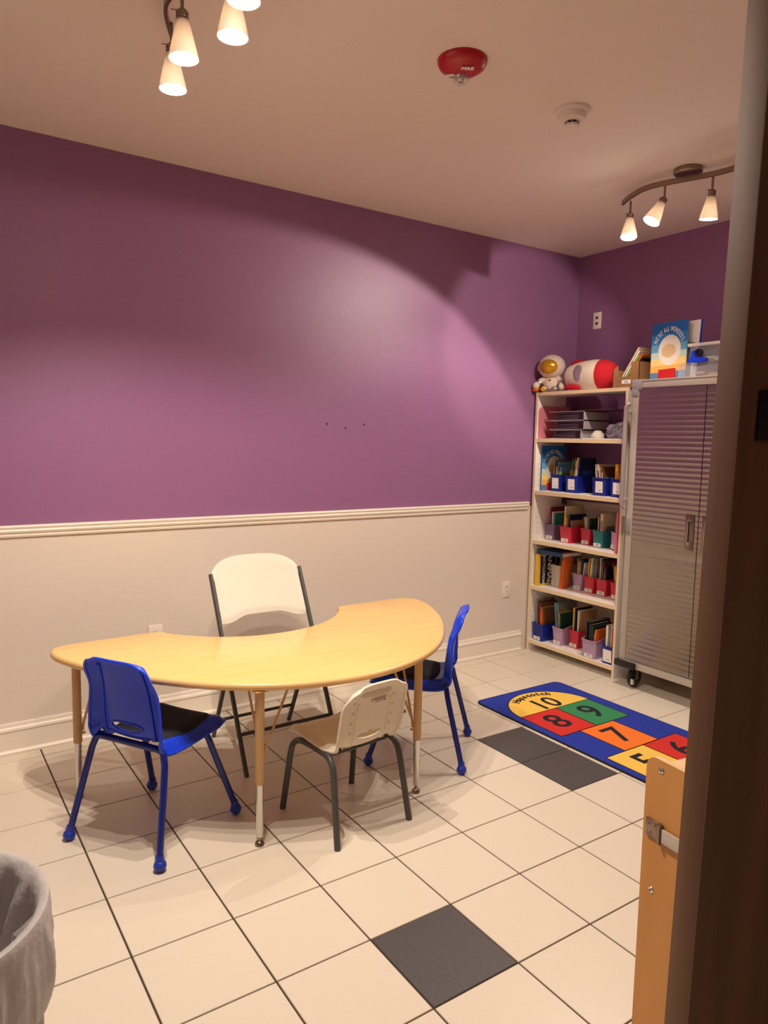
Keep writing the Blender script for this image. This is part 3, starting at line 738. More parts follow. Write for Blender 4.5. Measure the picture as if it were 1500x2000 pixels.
CLEAR = mat('clear_plastic', (225, 225, 232), .10, alpha=.20)
tag(obj('plastic_bag', bm, mat('crinkled_clear_bag', (170, 160, 180), .25, alpha=.55), smooth=60), 'crumpled clear plastic bag at the right end of the top shelf', 'bag')
# ================================================================== TOP OF BOOKCASE: PLUSH TOYS
PL = mat('white_plush', (226, 208, 190), .95, bump=.8, bscale=260)
PLR = mat('red_plush', (190, 20, 34), .95, bump=.6, bscale=260)
GOLD = mat('gold_visor', (214, 160, 40), .28, metal=.5)
SILV = mat('silver_fabric', (180, 172, 176), .3, metal=.7)
ORG = colmat('orange_felt', (226, 110, 40), .8); YEL = colmat('yellow_felt', (232, 176, 40), .8)
ZT = BZ+.022
t = thing('plush_astronaut', 'white plush astronaut toy with gold visor sitting on top of the bookcase', 'toy', (3.270, -.104, ZT), math.radians(-60))
# local: faces -Y
bm = B(); ball(bm, (0, 0, .175), .088, s=(1.06, .98, .93), seg=32); obj('head', bm, PL, t, smooth=60)
hd = t.children[-1]
bm = B(); ball(bm, (-.004, -.027, .172), .073, s=(1.0, 1.0, .82), seg=32); obj('visor', bm, GOLD, hd, smooth=60, label='shiny gold visor')
for s in (-1, 1):
    bm = B(); ball(bm, (s*.090, .0, .168), .022, s=(.55, 1, 1.1)); obj('earpiece', bm, SILV, hd, smooth=60)
bm = B(); ball(bm, (0, .005, .060), .058, s=(1.0, .78, .98), seg=28); obj('body', bm, PL, t, smooth=60)
bm = B(); st = [(.008*(1 if k % 2 else .42)*math.cos(PI/2+k*PI/5)*1.3, .008*(1 if k % 2 else .42)*math.sin(PI/2+k*PI/5)*1.3) for k in range(10)]
prism(bm, st, 0, .002, mtx=Matrix.Translation((0, -.044, .082)) @ Matrix.Rotation(PI/2, 4, 'X')); obj('chest_star', bm, PLR, t, smooth=0)
for s, tip in ((-1, (-.098, -.03, .045)), (1, (.082, -.035, .035))):
    bm = B(); tube(bm, catmull([(s*.035, 0, .095), (s*.065, -.01, .080), tip], 6), [.021]*6+[.021]*6+[.022], 16); ball(bm, tip, .024)
    a = obj('arm', bm, PL, t, smooth=60)
    m_ = Vector((s*.065, -.01, .08)).lerp(Vector(tip), .45); d_ = (Vector(tip)-Vector((s*.065, -.01, .08))).normalized()
    bm = B(); tube(bm, [m_-d_*.009, m_+d_*.009], .0238, 18); obj('cuff', bm, SILV, a, smooth=60)
for s in (-1, 1):
    bm = B(); ball(bm, (s*.034, -.028, .022), .028, s=(.9, 1.15, .75)); tube(bm, [(s*.026, 0, .045), (s*.032, -.018, .022)], .022, 14); obj('foot', bm, SILV, t, smooth=60)
t = thing('plush_rocket', 'white and red plush rocket lying on top of the bookcase beside the astronaut', 'toy', (3.335, -.395, ZT+.1005), rot=(0, 0, 0))
RM = Matrix.Rotation(math.radians(6), 4, 'Z') @ Matrix.Rotation(PI/2, 4, 'X')   # axis local z -> -y
prof = [(.052, -.170), (.070, -.162), (.085, -.12), (.097, -.05), (.103, .03), (.100, .085)]
bm = B(); pp = catmull([(r, z, 0) for r, z in prof], 5); lathe(bm, [(p.x, p.y) for p in pp], 40, RM, cap0=True); obj('body', bm, PL, t, smooth=60)
bm = B(); pp = catmull([(.1005, .085, 0), (.096, .12, 0), (.080, .155, 0), (.050, .186, 0), (0, .198, 0)], 5); lathe(bm, [(max(p.x, .0005), p.y) for p in pp], 40, RM, cap1=True); obj('nose_cone', bm, PLR, t, smooth=60, label='red plush nose cone')
fm = Matrix.Rotation(math.radians(6), 4, 'Z')
bm = B(); ball(bm, fm @ Vector((-.088, .040, .012)), .052, s=(.26, .82, 1.05), rot=Matrix.Rotation(math.radians(4), 3, 'Z'), seg=28); obj('porthole', bm, SILV, t, smooth=60)
for (dx, dz) in ((0, .088), (.080, -.045), (-.06, -.075)):
    bm = B(); ball(bm, fm @ Vector((dx, .100, dz)), .052, s=(.42, 1.35, .42), seg=20); obj('fin', bm, PLR, t, smooth=60)
t = thing('plush_jetpack', 'black toy piece with orange and yellow tips lying behind the astronaut at the bookcase corner', 'toy', (3.235, -.050, ZT))
bm = B(); ball(bm, (.03, -.005, .030), .032, s=(1.2, .9, .92)); obj('body', bm, PAD, t, smooth=60)  # black body mostly stands in for the astronaut's shadow on the wall
for (px, py, mm) in ((-.030, .018, ORG), (-.012, -.040, YEL)):
    bm = B(); lathe(bm, [(.0005, -.034), (.015, -.012), (.020, .01), (.016, .024), (0.0005, .026)], 16, Matrix.Translation((px, py, .022)) @ Matrix.Rotation(-PI/2, 4, 'Y')); obj('flame_tip', bm, mm, t, smooth=60)
bm = B(); gx, gy = 14, 22; g = {}
for i in range(gx+1):
    for j in range(gy+1): g[i, j] = bm.verts.new((3.214+.13*i/gx, -.06-.26*j/gy, ZT+.003+.004*abs(math.sin(i*1.3+j*.9))*(1 if 0 < i < gx else .4)))
for i in range(gx):
    for j in range(gy): bm.faces.new((g[i, j], g[i+1, j], g[i+1, j+1], g[i, j+1]))
tag(obj('cloth_scrap', bm, colmat('pink_beige_cloth', (206, 160, 150), .9), smooth=60), 'small pinkish cloth lying under the plush astronaut', 'cloth')
# cardboard magazine box
CARD = mat('brown_cardboard', (150, 106, 66), .85); CARDI = mat('cardboard_inside', (128, 90, 58), .9)
t = thing('cardboard_box', 'brown cardboard magazine box holding leaning books, between rocket and cabinet', 'box', (3.222, -.662, ZT))
bm = B()
mt = Matrix(((0, 0, 1), (-1, 0, 0), (0, 1, 0))).to_4x4()
fr_ = [(0, 0), (.192, 0), (.192, .152), (.135, .152), (.128, .072), (.120, .064), (.050, .064), (.040, .075), (.036, .135), (0, .112)]
prism(bm, fr_, 0, .003, mtx=mt)
box(bm, 0, .24, -.003, 0, 0, .112); box(bm, 0, .24, -.192, -.189, 0, .152); box(bm, .237, .24, -.192, 0, 0, .165); box(bm, .003, .24, -.192, 0, 0, .003)
obj('box_body', bm, CARD, t, smooth=0)
bm = B(); box(bm, -.0012, -.0002, -.135, -.070, .022, .046, 0); box(bm, -.0016, -.0011, -.115, -.09, .036, .039, 1); box(bm, -.0016, -.0011, -.12, -.085, .028, .031, 1); obj('label_card', bm, [PAPER, colmat('pencil_grey', (110, 96, 96))], t, smooth=0)
for k, (cn, dy, hh, zz) in enumerate([('cream', .0, .272, 0), ('white', .013, .25, 0), ('lime', .026, .215, 0), ('orange', .040, .225, 0), ('black', .052, .20, 0)]):
    a = math.radians(33)
    book(cn, .010, .20, hh, (3.236+.003*k, -.690-dy*1.15, ZT+.0045), (a, 0, 0), '%s book leaning right in the cardboard box, %s from the left' % (cn, ORD[k]), 'books leaning in the cardboard box')
# ================================================================== STEEL CABINET
CX, CY0, CY1, CZ0, CZ1 = 3.170, -1.820, -.860, .130, 1.872
CW = .0605
cb = thing('rolling_cabinet', 'grey rolling storage cabinet with two ribbed stainless steel doors', 'cabinet', (0, 0, 0))
bm = B(); box(bm, CX+.012, CX+.42, CY0+.004, CY1-.004, CZ0, CZ1-.002); obj('cabinet_body', bm, FRAMEG, cb)
bm = B()
box(bm, CX-.004, CX+.02, CY1-.044, CY1, CZ0, CZ1, bev=.002); box(bm, CX-.004, CX+.02, CY0, CY0+.044, CZ0, CZ1, bev=.002)
box(bm, CX-.004, CX+.02, CY0+.044, CY1-.044, CZ1-.042, CZ1, bev=.002); box(bm, CX-.004, CX+.02, CY0+.044, CY1-.044, CZ0, CZ0+.045, bev=.002)
obj('frame', bm, FRAMEG, cb)
bm = B(); box(bm, CX-.008, CX+.43, CY0-.004, CY1+.004, CZ1-.004, CZ1+.006, bev=.002); obj('top_panel', bm, FRAMEG, cb)
for y in (CY1, CY0):
    s = -1 if y == CY1 else 1
    bm = B(); y0, y1 = sorted((y-s*.006, y+s*.062)); box(bm, CX-.010, CX+.03, y0, y1, CZ1-.052, CZ1+.009, bev=.004)
    y0, y1 = sorted((y-s*.006, y+s*.040)); box(bm, CX-.010, CX+.03, y0, y1, CZ1-.09, CZ1-.045, bev=.004); obj('corner_bracket', bm, CORNERG, cb)
    bm = B(); y0, y1 = sorted((y-s*.022, y+s*.125)); box(bm, CX-.022, CX+.10, y0, y1, CZ0-.004, CZ0+.036, bev=.005); obj('bumper', bm, BLACKP, cb)
ym = (CY0+CY1)/2
def ribdoor(y0, y1, hs):
    bm = B(); x = CX-.006; zs = [CZ0+.047]; zt_, zmid = CZ1-.044, .872
    prof = [(x, CZ0+.047)]
    z = .19
    while z < zt_-.03:
        if abs(z-zmid) > .035: prof += [(x, z), (x-.0010, z+.003), (x-.0010, z+.010), (x, z+.013)]
        else: pass
        if z < zmid-.02 <= z+.030+.02: prof += [(x, zmid-.0035), (x+.008, zmid-.003), (x+.008, zmid+.003), (x, zmid+.0035)]; z = zmid+.010
        z += .0300
    prof.append((x, zt_))
    a = [bm.verts.new((px, y0, pz)) for px, pz in prof]; b = [bm.verts.new((px, y1, pz)) for px, pz in prof]
    for i in range(len(prof)-1): bm.faces.new((a[i], a[i+1], b[i+1], b[i]))
    box(bm, x+.0005, x+.018, y0, y1, CZ0+.047, zt_)
    d = obj('door', bm, STEEL, cb, smooth=20)
    hy = y0+.048 if hs < 0 else y1-.048
    bm = B(); box(bm, x-.006, x+.001, hy-.027, hy+.027, .908, 1.112, bev=.003); hp = obj('handle', bm, NICKEL, d)
    bm = B(); pts = [(.0105*math.cos(a)+(0), .010*math.sin(a)+(.062 if math.sin(a) > 0 else -.062)) for a in [2*PI*k/24 for k in range(24)]]
    prism(bm, pts, 0, .0012, mtx=Matrix.Translation((x-.006, hy, 1.01)) @ Matrix(((0, 0, -1), (1, 0, 0), (0, 1, 0))).to_4x4()); obj('grip_slot', bm, BLACKP, hp)
    bm = B(); tube(bm, [(x-.008, hy+.008*math.cos(a), 1.01+.008*math.sin(a)+(.062 if math.sin(a) > 0 else -.062)) for a in [2*PI*k/32 for k in range(33)]], .0022, 8, cap=False)
    ball(bm, (x-.009, hy, .948), .007, seg=12); obj('chrome_ring', bm, CHROME, hp)
ribdoor(ym+.0025, CY1-.048, -1); ribdoor(CY0+.048, ym-.0025, 1)
# push handle on the left side
bm = B(); hy = CY1+.022
tube(bm, catmull([(CX-.004, hy-.006, 1.112), (CX-.018, hy+.004, 1.125), (CX-.022, hy+.006, 1.20), (CX-.022, hy+.006, 1.66), (CX-.018, hy+.004, 1.725), (CX-.004, hy-.006, 1.738)], 6), .0135, 14, flat=(1, 1, 1))
tube(bm, [(CX+.012, hy-.018, 1.15), (CX+.012, hy-.018, 1.70)], .009, 10)
for z in (1.16, 1.69): box(bm, CX-.022, CX+.02, CY1, hy+.004, z-.012, z+.012, bev=.003)
obj('push_handle', bm, mat('grey_handle_plastic', (176, 160, 158), .3, metal=.3), cb, smooth=50)
bm = B(); box(bm, CX-.008, CX-.003, CY1-.034, CY1-.004, .95, 1.05, bev=.002)
for z in (.975, 1.025): lathe(bm, [(0, .002), (.005, 0)], 10, Matrix.Translation((CX-.008, CY1-.019, z)) @ Matrix.Rotation(-PI/2, 4, 'Y'))
obj('side_bracket', bm, CORNERG, cb)
def caster(x, y):
    bm = B(); lathe(bm, [(0, -.017), (.040, -.017), (.054, -.014), (.0605, -.007), (.0605, .007), (.054, .014), (.040, .017), (0, .017)], 28, Matrix.Translation((x, y, .0607)) @ Matrix.Rotation(PI/2, 4, 'X'))
    c = obj('caster', bm, BLACKP, cb, smooth=40)
    bm = B()
    for s in (-1, 1): box(bm, x-.016, x+.014, y+s*.021-.0015, y+s*.021+.0015, .05, .126)
    box(bm, x-.03, x+.03, y-.024, y+.024, .123, .1295); tube(bm, [(x, y-.026, .0607), (x, y+.026, .0607)], .008, 10)
    obj('caster_fork', bm, CHROME, c)
    bm = B(); box(bm, x-.05, x-.005, y-.036, y-.026, .058, .066); box(bm, x-.062, x-.046, y-.040, y-.022, .030, .066); obj('brake_lever', bm, CHROME, c)
for y in (CY1-.075, CY0+.075):
    for x in (CX+.055, CX+.35): caster(x, y)
# things on top of the cabinet
CT = CZ1+.0065
bm = B(); box(bm, 0, .008, -.060, .05, 0, .332); o = obj('whiteboard', bm, PAPER, smooth=0); o.location = (3.29, -1.130, CT); o.rotation_euler = (0, .06, -.1)
tag(o, 'narrow white board standing behind the blue picture book on the cabinet', 'board')
bm = B(); box(bm, -.001, .009, -.0635, -.060, 0, .332); obj('edge_strip', bm, BLUE, o, smooth=0)
def clear_box(label, x0, y1, z0, dx, dy, dz, fill):
    t = thing('storage_box', label, 'box', (x0, y1, z0), 0, 'clear plastic boxes on the cabinet')
    bm = B(); e = .002; box(bm, 0, e, -dy, 0, 0, dz); box(bm, dx-e, dx, -dy, 0, 0, dz); box(bm, e, dx-e, -e, 0, 0, dz); box(bm, e, dx-e, -dy, -dy+e, 0, dz); box(bm, 0, dx, -dy, 0, 0, e)
    box(bm, -.006, dx+.006, -dy-.006, .006, dz, dz+.006); obj('box_shell', bm, CLEAR, t, smooth=0)
    bm = B(); random.seed(5)
    for k in range(14):
        a = random.uniform(.02, dx-.08); b = random.uniform(.02, dy-.08)
        box(bm, a, a+.06, -b-.06, -b, .004+k*.002, .007+k*.002+.01, k % 3)
    obj('contents', bm, fill, t, smooth=0)
    return t
clear_box('clear plastic box of cards, lower of two on the steel cabinet', 3.225, -1.118, CT, .26, .42, .075, [colmat('card_tan', (206, 160, 110)), PAPER, colmat('card_pink', (200, 120, 120))])
clear_box('clear plastic box, upper of two on the steel cabinet under the spiral notebook', 3.250, -1.170, CT+.083, .22, .34, .085, [PAPER, colmat('card_grey', (170, 150, 160)), PAPER])
t = thing('spiral_notebook', 'white spiral notebook with black wire lying on the upper clear box', 'notebook', (3.255, -1.135, CT+.183), rot=(.0, 0, 0))
bm = B(); box(bm, 0, .21, -.29, -.012, -.006, .010); ball(bm, (.105, -.012, .006), .014, s=(7.4, 1, 1.05)); obj('pages', bm, PAPER, t, smooth=40)
bm = B()
for k in range(14):
    xx = .012+.014*k; tube(bm, [(xx-.002*math.cos(a), -.018+.017*math.cos(a), .004+.017*math.sin(a)) for a in [2*PI*q/16 for q in range(17)]], .0013, 6, cap=False)
obj('wire_binding', bm, BLACKP, t, smooth=60)
t = thing('tape_dispenser', 'small blue tape dispenser in front of the upper clear box', 'dispenser', (3.222, -1.185, CT+.083))
bm = B(); prism(bm, [(p.x, p.y) for p in catmull([(0, 0, 0), (.10, 0, 0), (.10, .02, 0), (.06, .03, 0), (.045, .06, 0), (.02, .062, 0), (.014, .03, 0)], 4, True)], -.012, .012, mtx=Matrix(((0, 0, 1), (-1, 0, 0), (0, 1, 0))).to_4x4()); obj('body', bm, BLUE, t, smooth=50)
bm = B(); lathe(bm, [(.008, -.009), (.022, -.009), (.022, .009), (.008, .009)], 20, Matrix.Translation((-.006, -.06, .05)) @ Matrix.Rotation(PI/2, 4, 'Y')); obj('tape_roll', bm, BLACKP, t, smooth=40)
# ================================================================== RUG
RX0, RX1, RY1, RY0 = 2.190, 2.868, -.632, -2.62
RB = colmat('rug_blue', (24, 48, 158), .95); RBK = colmat('rug_black', (24, 18, 34), .95); RY_ = colmat('rug_yellow', (240, 196, 84), .95)
RG = colmat('rug_green', (48, 132, 84), .95); RR = colmat('rug_red', (204, 40, 34), .95); RO = colmat('rug_orange', (238, 118, 34), .95)
for m_ in (RB, RY_, RG, RR, RO):
    nt = m_.node_tree; n = nt.nodes.new('ShaderNodeTexNoise'); n.inputs['Scale'].default_value = 700; bp = nt.nodes.new('ShaderNodeBump'); bp.inputs['Strength'].default_value = .5; bp.inputs['Distance'].default_value = .003
    tc = nt.nodes.new('ShaderNodeTexCoord'); nt.links.new(tc.outputs['Object'], n.inputs['Vector']); nt.links.new(n.outputs[0], bp.inputs['Height']); nt.links.new(bp.outputs[0], nt.nodes['Principled BSDF'].inputs['Normal'])
def rrect(x0, x1, y0, y1, r):
    out = []
    for cx, cy, a0 in ((x1-r, y1-r, 0), (x0+r, y1-r, 90), (x0+r, y0+r, 180), (x1-r, y0+r, 270)):
        for k in range(6): a = math.radians(a0+18*k); out.append((cx+r*math.cos(a), cy+r*math.sin(a)))
    return out
bm = B(); prism(bm, rrect(RX0, RX1, RY0, RY1, .045), .0005, .0075, mi=1); prism(bm, rrect(RX0+.007, RX1-.007, RY0+.007, RY1-.007, .040), .0075, .0083, mi=0)
def pane(x0, x1, y0, y1, mi):
    e = .0035; z = .0083
    prism(bm, [(x0-e, y0-e), (x1+e, y0-e), (x1+e, y1+e), (x0-e, y1+e)], z, z+.0003, mi=1)
    prism(bm, [(x0+e, y0+e), (x1-e, y0+e), (x1-e, y1-e), (x0+e, y1-e)], z+.0003, z+.0006, mi=mi)
def dome(o, z0, z1, mi):
    p = [(2.515+(.272+o)*math.cos(a), -.948+(.255+o)*math.sin(a)) for a in [PI*k/40 for k in range(41)]]
    p = [(p[0][0], -.948-o)]+p+[(p[-1][0], -.948-o)] if o > 0 else p
    prism(bm, p, z0, z1, mi=mi)
dome(.0035, .0083, .0086, 1); dome(-.0035, .0086, .0089, 2)
c_ = 2.515
pane(2.243, 2.513, -1.240, -.950, 4); pane(2.513, 2.783, -1.240, -.950, 3); pane(2.380, 2.642, -1.524, -1.240, 5)
pane(2.236, 2.515, -1.810, -1.524, 2); pane(2.515, 2.783, -1.810, -1.524, 4); pane(2.380, 2.642, -2.09, -1.810, 3); pane(2.243, 2.513, -2.375, -2.09, 5); pane(2.513, 2.783, -2.375, -2.09, 2)
for s_, x_, y_, sz in (('8', 2.378, -1.095, .235), ('9', 2.648, -1.095, .235), ('7', 2.511, -1.382, .235), ('5', 2.376, -1.667, .235), ('6', 2.649, -1.667, .235), ('4', 2.511, -1.95, .235), ('2', 2.378, -2.232, .235), ('3', 2.648, -2.232, .235), ('10', 2.515, -.876, .195)):
    text(bm, s_, sz, Matrix.Translation((x_, y_, .0092)), 1, .0002, bold=.0028)
for k, ch in enumerate('Hopscotch'):
    a = math.radians(124-68*k/8); text(bm, ch, .060, Matrix.Translation((2.515+.228*math.cos(a), -.948+.216*math.sin(a), .0092)) @ Matrix.Rotation(a-PI/2, 4, 'Z'), 1, .0002, bold=.003)
tag(obj('hopscotch_rug', bm, [RB, RBK, RY_, RG, RR, RO], smooth=0), 'blue hopscotch rug with coloured numbered squares on the tiled floor', 'rug')
# ================================================================== FOREGROUND BIRCH SHELF UNIT
t = thing('birch_cabinet', 'low birch classroom cabinet with rounded side panel at the lower right', 'cabinet', (.985, -2.612, 0), math.radians(-7))
pts = [(0, 0), (-.42, 0), (-.42, .752)]+[(-.03+.03*math.cos(a), .722+.03*math.sin(a)) for a in [math.radians(90-18*k) for k in range(6)]]
mt = Matrix(((0, 0, 1), (1, 0, 0), (0, 1, 0))).to_4x4()
bm = B(); prism(bm, pts, 0, .016, mtx=mt, mi=0, mside=1); bmesh.ops.bevel(bm, geom=[e for e in bm.edges if abs(e.calc_face_angle(0)) > .8], offset=.002, segments=2, affect='EDGES'); sp = obj('side_panel', bm, [BIRCH, BIRCHT], t, smooth=30)
bm = B(); prism(bm, pts, .86, .876, mtx=mt, mi=0, mside=1); obj('side_panel', bm, [BIRCH, BIRCHT], t, smooth=30)
bm = B(); box(bm, .016, .86, -.40, -.012, .705, .722); obj('top_board', bm, BIRCHT, t)
bm = B(); box(bm, .016, .86, -.40, -.388, .06, .705); obj('back_board', bm, BIRCH, t)
for z in (.06, .37):
    bm = B(); box(bm, .016, .86, -.388, -.012, z, z+.016); obj('shelf', bm, BIRCH, t)
for z, yy in ((.728, -.045), (.42, -.035)):
    bm = B(); lathe(bm, [(0, .003), (.003, .003), (.0075, .0015), (.0085, 0)], 16, Matrix.Translation((0, yy, z)) @ Matrix.Rotation(-PI/2, 4, 'Y')); lathe(bm, [(0, .0035), (.003, .0032)], 6, Matrix.Translation((0, yy, z)) @ Matrix.Rotation(-PI/2, 4, 'Y'), mi=1)
    obj('screw', bm, [CHROME, BLACKP], sp)
bm = B(); box(bm, -.006, .001, -.052, -.012, .555, .598, bev=.0015); tube(bm, [(-.007, -.056, .552), (-.007, -.056, .600)], .006, 12)
for yy, zz in ((-.024, .585), (-.030, .566), (-.042, .588)): lathe(bm, [(0, .002), (.0035, 0)], 10, Matrix.Translation((-.006, yy, zz)) @ Matrix.Rotation(-PI/2, 4, 'Y'))
br = obj('hinge_bracket', bm, NICKEL, sp)
bm = B(); box(bm, -.010, -.004, -.20, -.064, .558, .592, bev=.001); obj('latch_strap', bm, FRAMEG, br)
# ================================================================== TRASH CAN
def trash():
    cx, cy, R, H = -.515, -2.115, .232, .585
    t = thing('trash_can', 'round grey waste bin lined with a crinkled translucent bag at the lower left', 'trash can', (cx, cy, 0))
    bm = B(); lathe(bm, [(0.001, 0), (.212, 0), (.217, .01), (R-.012, H-.03), (R-.006, H-.028), (R, H-.02), (R, H-.006), (R-.006, H), (R-.014, H-.006), (R-.02, H-.03), (.203, .02), (.001, .02)], 64); obj('can_body', bm, mat('can_grey_plastic', (88, 82, 76), .45), t, smooth=50)
    bm = B(); n = 180; rings = []
    rnd = [random.uniform(0, 2*PI) for _ in range(12)]
    def w1(a, f): return math.sin(a*f[0]+f[1])
    prof = [(-.16, .10, .02), (-.105, .24, .040), (-.072, .36, .040), (-.050, .46, .032), (-.036, .53, .022), (-.012, .566, .006), (-.011, H+.005, .001), (.001, H+.006, .0015), (.004, H-.002, .0015), (.006, H-.02, .001), (.006, H-.045, .004), (.010, H-.08, .008), (.010, H-.12, .009), (.006, H-.155, .009), (.001, H-.185, .006)]
    for k, (o, z, amp) in enumerate(prof):
        ring = []
        for i in range(n):
            a = 2*PI*i/n
            wv = w1(a, (9, rnd[0]+k*.35))+.7*w1(a, (17, rnd[1]-k*.5))+.5*w1(a, (31, rnd[2]+k*.8))+.35*w1(a, (53, rnd[3]))
            zz = z+(.0 if k < 12 else .03*w1(a, (3, 1.0))+.012*w1(a, (11, 2)))+.012*amp/.02*w1(a, (7, k))*(k < 5)
            r = R+o+amp*.55*wv
            rin = .203+(R-.02-.203)*max(0, z-.02)/(H-.05)
            if k < 6: r = min(r, rin-.004)
            elif k == 6: r = R-.011
            else: r = max(r, R+.0025)
            ring.append(bm.verts.new((r*math.cos(a), r*math.sin(a), zz)))
        rings.append(ring)
    for a, b in zip(rings, rings[1:]):
        for i in range(n): bm.faces.new((a[i], a[(i+1) % n], b[(i+1) % n], b[i]))
    bm.faces.new(rings[0])
    obj('bin_liner', bm, mat('grey_bag_film', (224, 219, 218), .22, trans=.4, bump=1.0, bscale=34), t, smooth=70, label='crinkled translucent grey plastic bag')
trash()
# ================================================================== WALL PLATES, ALARMS
def plate(name, label, cat, kind, loc, rot):
    t = thing(name, label, cat, loc, rot=rot, group='electrical wall plates')
    bm = B(); box(bm, -.035, .035, -.006, 0, -.0575, .0575, bev=.002); obj('face_plate', bm, TRIM, t)
    for z in (-.0195, .0195):
        if kind == 'outlet':
            bm = B(); pts = [(.0165*max(-.92, min(.92, 1.15*math.cos(a))), .0145*math.sin(a)) for a in [2*PI*k/24 for k in range(24)]]
            prism(bm, pts, .006, .0072, mtx=Matrix.Translation((0, 0, z)) @ Matrix.Rotation(PI/2, 4, 'X'))
            s = obj('socket', bm, TRIM, t)
            bm = B(); box(bm, -.0075, -.0055, -.0077, -.0072, z-.002, z+.006); box(bm, .005, .007, -.0077, -.0072, z-.001, z+.006); lathe(bm, [(0, 0), (.0022, 0)], 8, Matrix.Translation((0, -.0076, z-.007)) @ Matrix.Rotation(PI/2, 4, 'X'))
            obj('slot', bm, BLACKP, s, smooth=0)
        else:
            bm = B(); box(bm, -.010, .010, -.0085, -.006, z-.008, z+.008); box(bm, -.006, .006, -.0092, -.0085, z-.005, z+.004); obj('socket', bm, colmat('jack_dark', (70, 44, 60)), t, smooth=0)
plate('wall_outlet', 'white duplex wall outlet low on the cream wall between the chairs and the bookcase', 'outlet', 'outlet', (3.012, 0, .461), (0, 0, 0))
plate('wall_outlet', 'white wall outlet half hidden behind the left arm of the table', 'outlet', 'outlet', (.555, 0, .470), (0, 0, 0))
plate('phone_jack', 'white jack plate high on the purple back wall above the plush toys', 'jack plate', 'jack', (XB, -.186, 2.358), (0, 0, -PI/2))
for k, (x, z) in enumerate(((1.554, 1.581), (1.678, 1.560), (1.805, 1.584))):
    bm = B(); lathe(bm, [(0, .003), (.0045, .0025), (.0058, 0)], 12, Matrix.Translation((x, 0, z)) @ Matrix.Rotation(PI/2, 4, 'X'))
    tag(obj('wall_plug', bm, colmat('plug_navy', (24, 26, 60))), 'tiny dark wall plug in the purple wall, %s of three' % ('leftmost', 'middle', 'rightmost')[k], 'wall plug', 'wall plugs in the purple wall')
FR = mat('alarm_red', (178, 26, 34), .3)
fx, fy = 1.195, -1.572
t = thing('fire_alarm', 'red round ceiling fire alarm with clear strobe dome', 'alarm', (fx, fy, ZC), math.radians(-34))
bm = B(); lathe(bm, [(.001, -.042), (.035, -.041), (.062, -.034), (.080, -.022), (.087, -.008), (.088, 0)], 48); body = obj('alarm_body', bm, FR, t, smooth=60)
bm = B(); text(bm, 'FIRE', .024, Matrix.Translation((.016, -.034, -.0425)) @ Matrix.Rotation(PI, 4, 'X'), 0, .0012, bold=.0008); obj('lettering', bm, PAPER, body, smooth=0)
bm = B(); ball(bm, (-.002, .026, -.046), .029, s=(1, 1, .82)); obj('strobe_dome', bm, mat('clear_dome', (230, 220, 215), .05, alpha=.35), t, smooth=60)
bm = B(); lathe(bm, [(.022, 0), (.020, -.012), (.008, -.022)], 20, Matrix.Translation((-.002, .026, -.038))); tube(bm, [(-.002, .014, -.052), (-.002, .038, -.052)], .004, 8); obj('strobe_reflector', bm, CHROME, t, smooth=50)
bm = B(); box(bm, -.015, .015, -.006, .006, -.0425, -.0385, mtx=Matrix.Translation((-.040, .016, -.001)) @ Matrix.Rotation(-.35, 4, 'Z')); obj('sticker', bm, PAPER, body, smooth=0)
t = thing('smoke_detector', 'white round smoke detector on the ceiling', 'smoke detector', (1.793, -1.542, ZC))
bm = B(); lathe(bm, [(.070, 0), (.070, -.006), (.066, -.012), (.057, -.016), (.055, -.028), (.050, -.038), (.034, -.046), (.001, -.047)], 44); obj('housing', bm, CEIL, t, smooth=35)
bm = B(); lathe(bm, [(.0265, -.046), (.0265, -.056)], 30); obj('vent', bm, BLACKP, t)
bm = B(); lathe(bm, [(.001, -.064), (.026, -.064), (.028, -.061), (.028, -.056), (.001, -.055)], 30)
for k in range(8): a = k*PI/4; box(bm, -.001, .001, .0255, .0285, -.057, -.045, mtx=Matrix.Rotation(a, 4, 'Z'))
obj('sensor_cap', bm, CEIL, t, smooth=35)
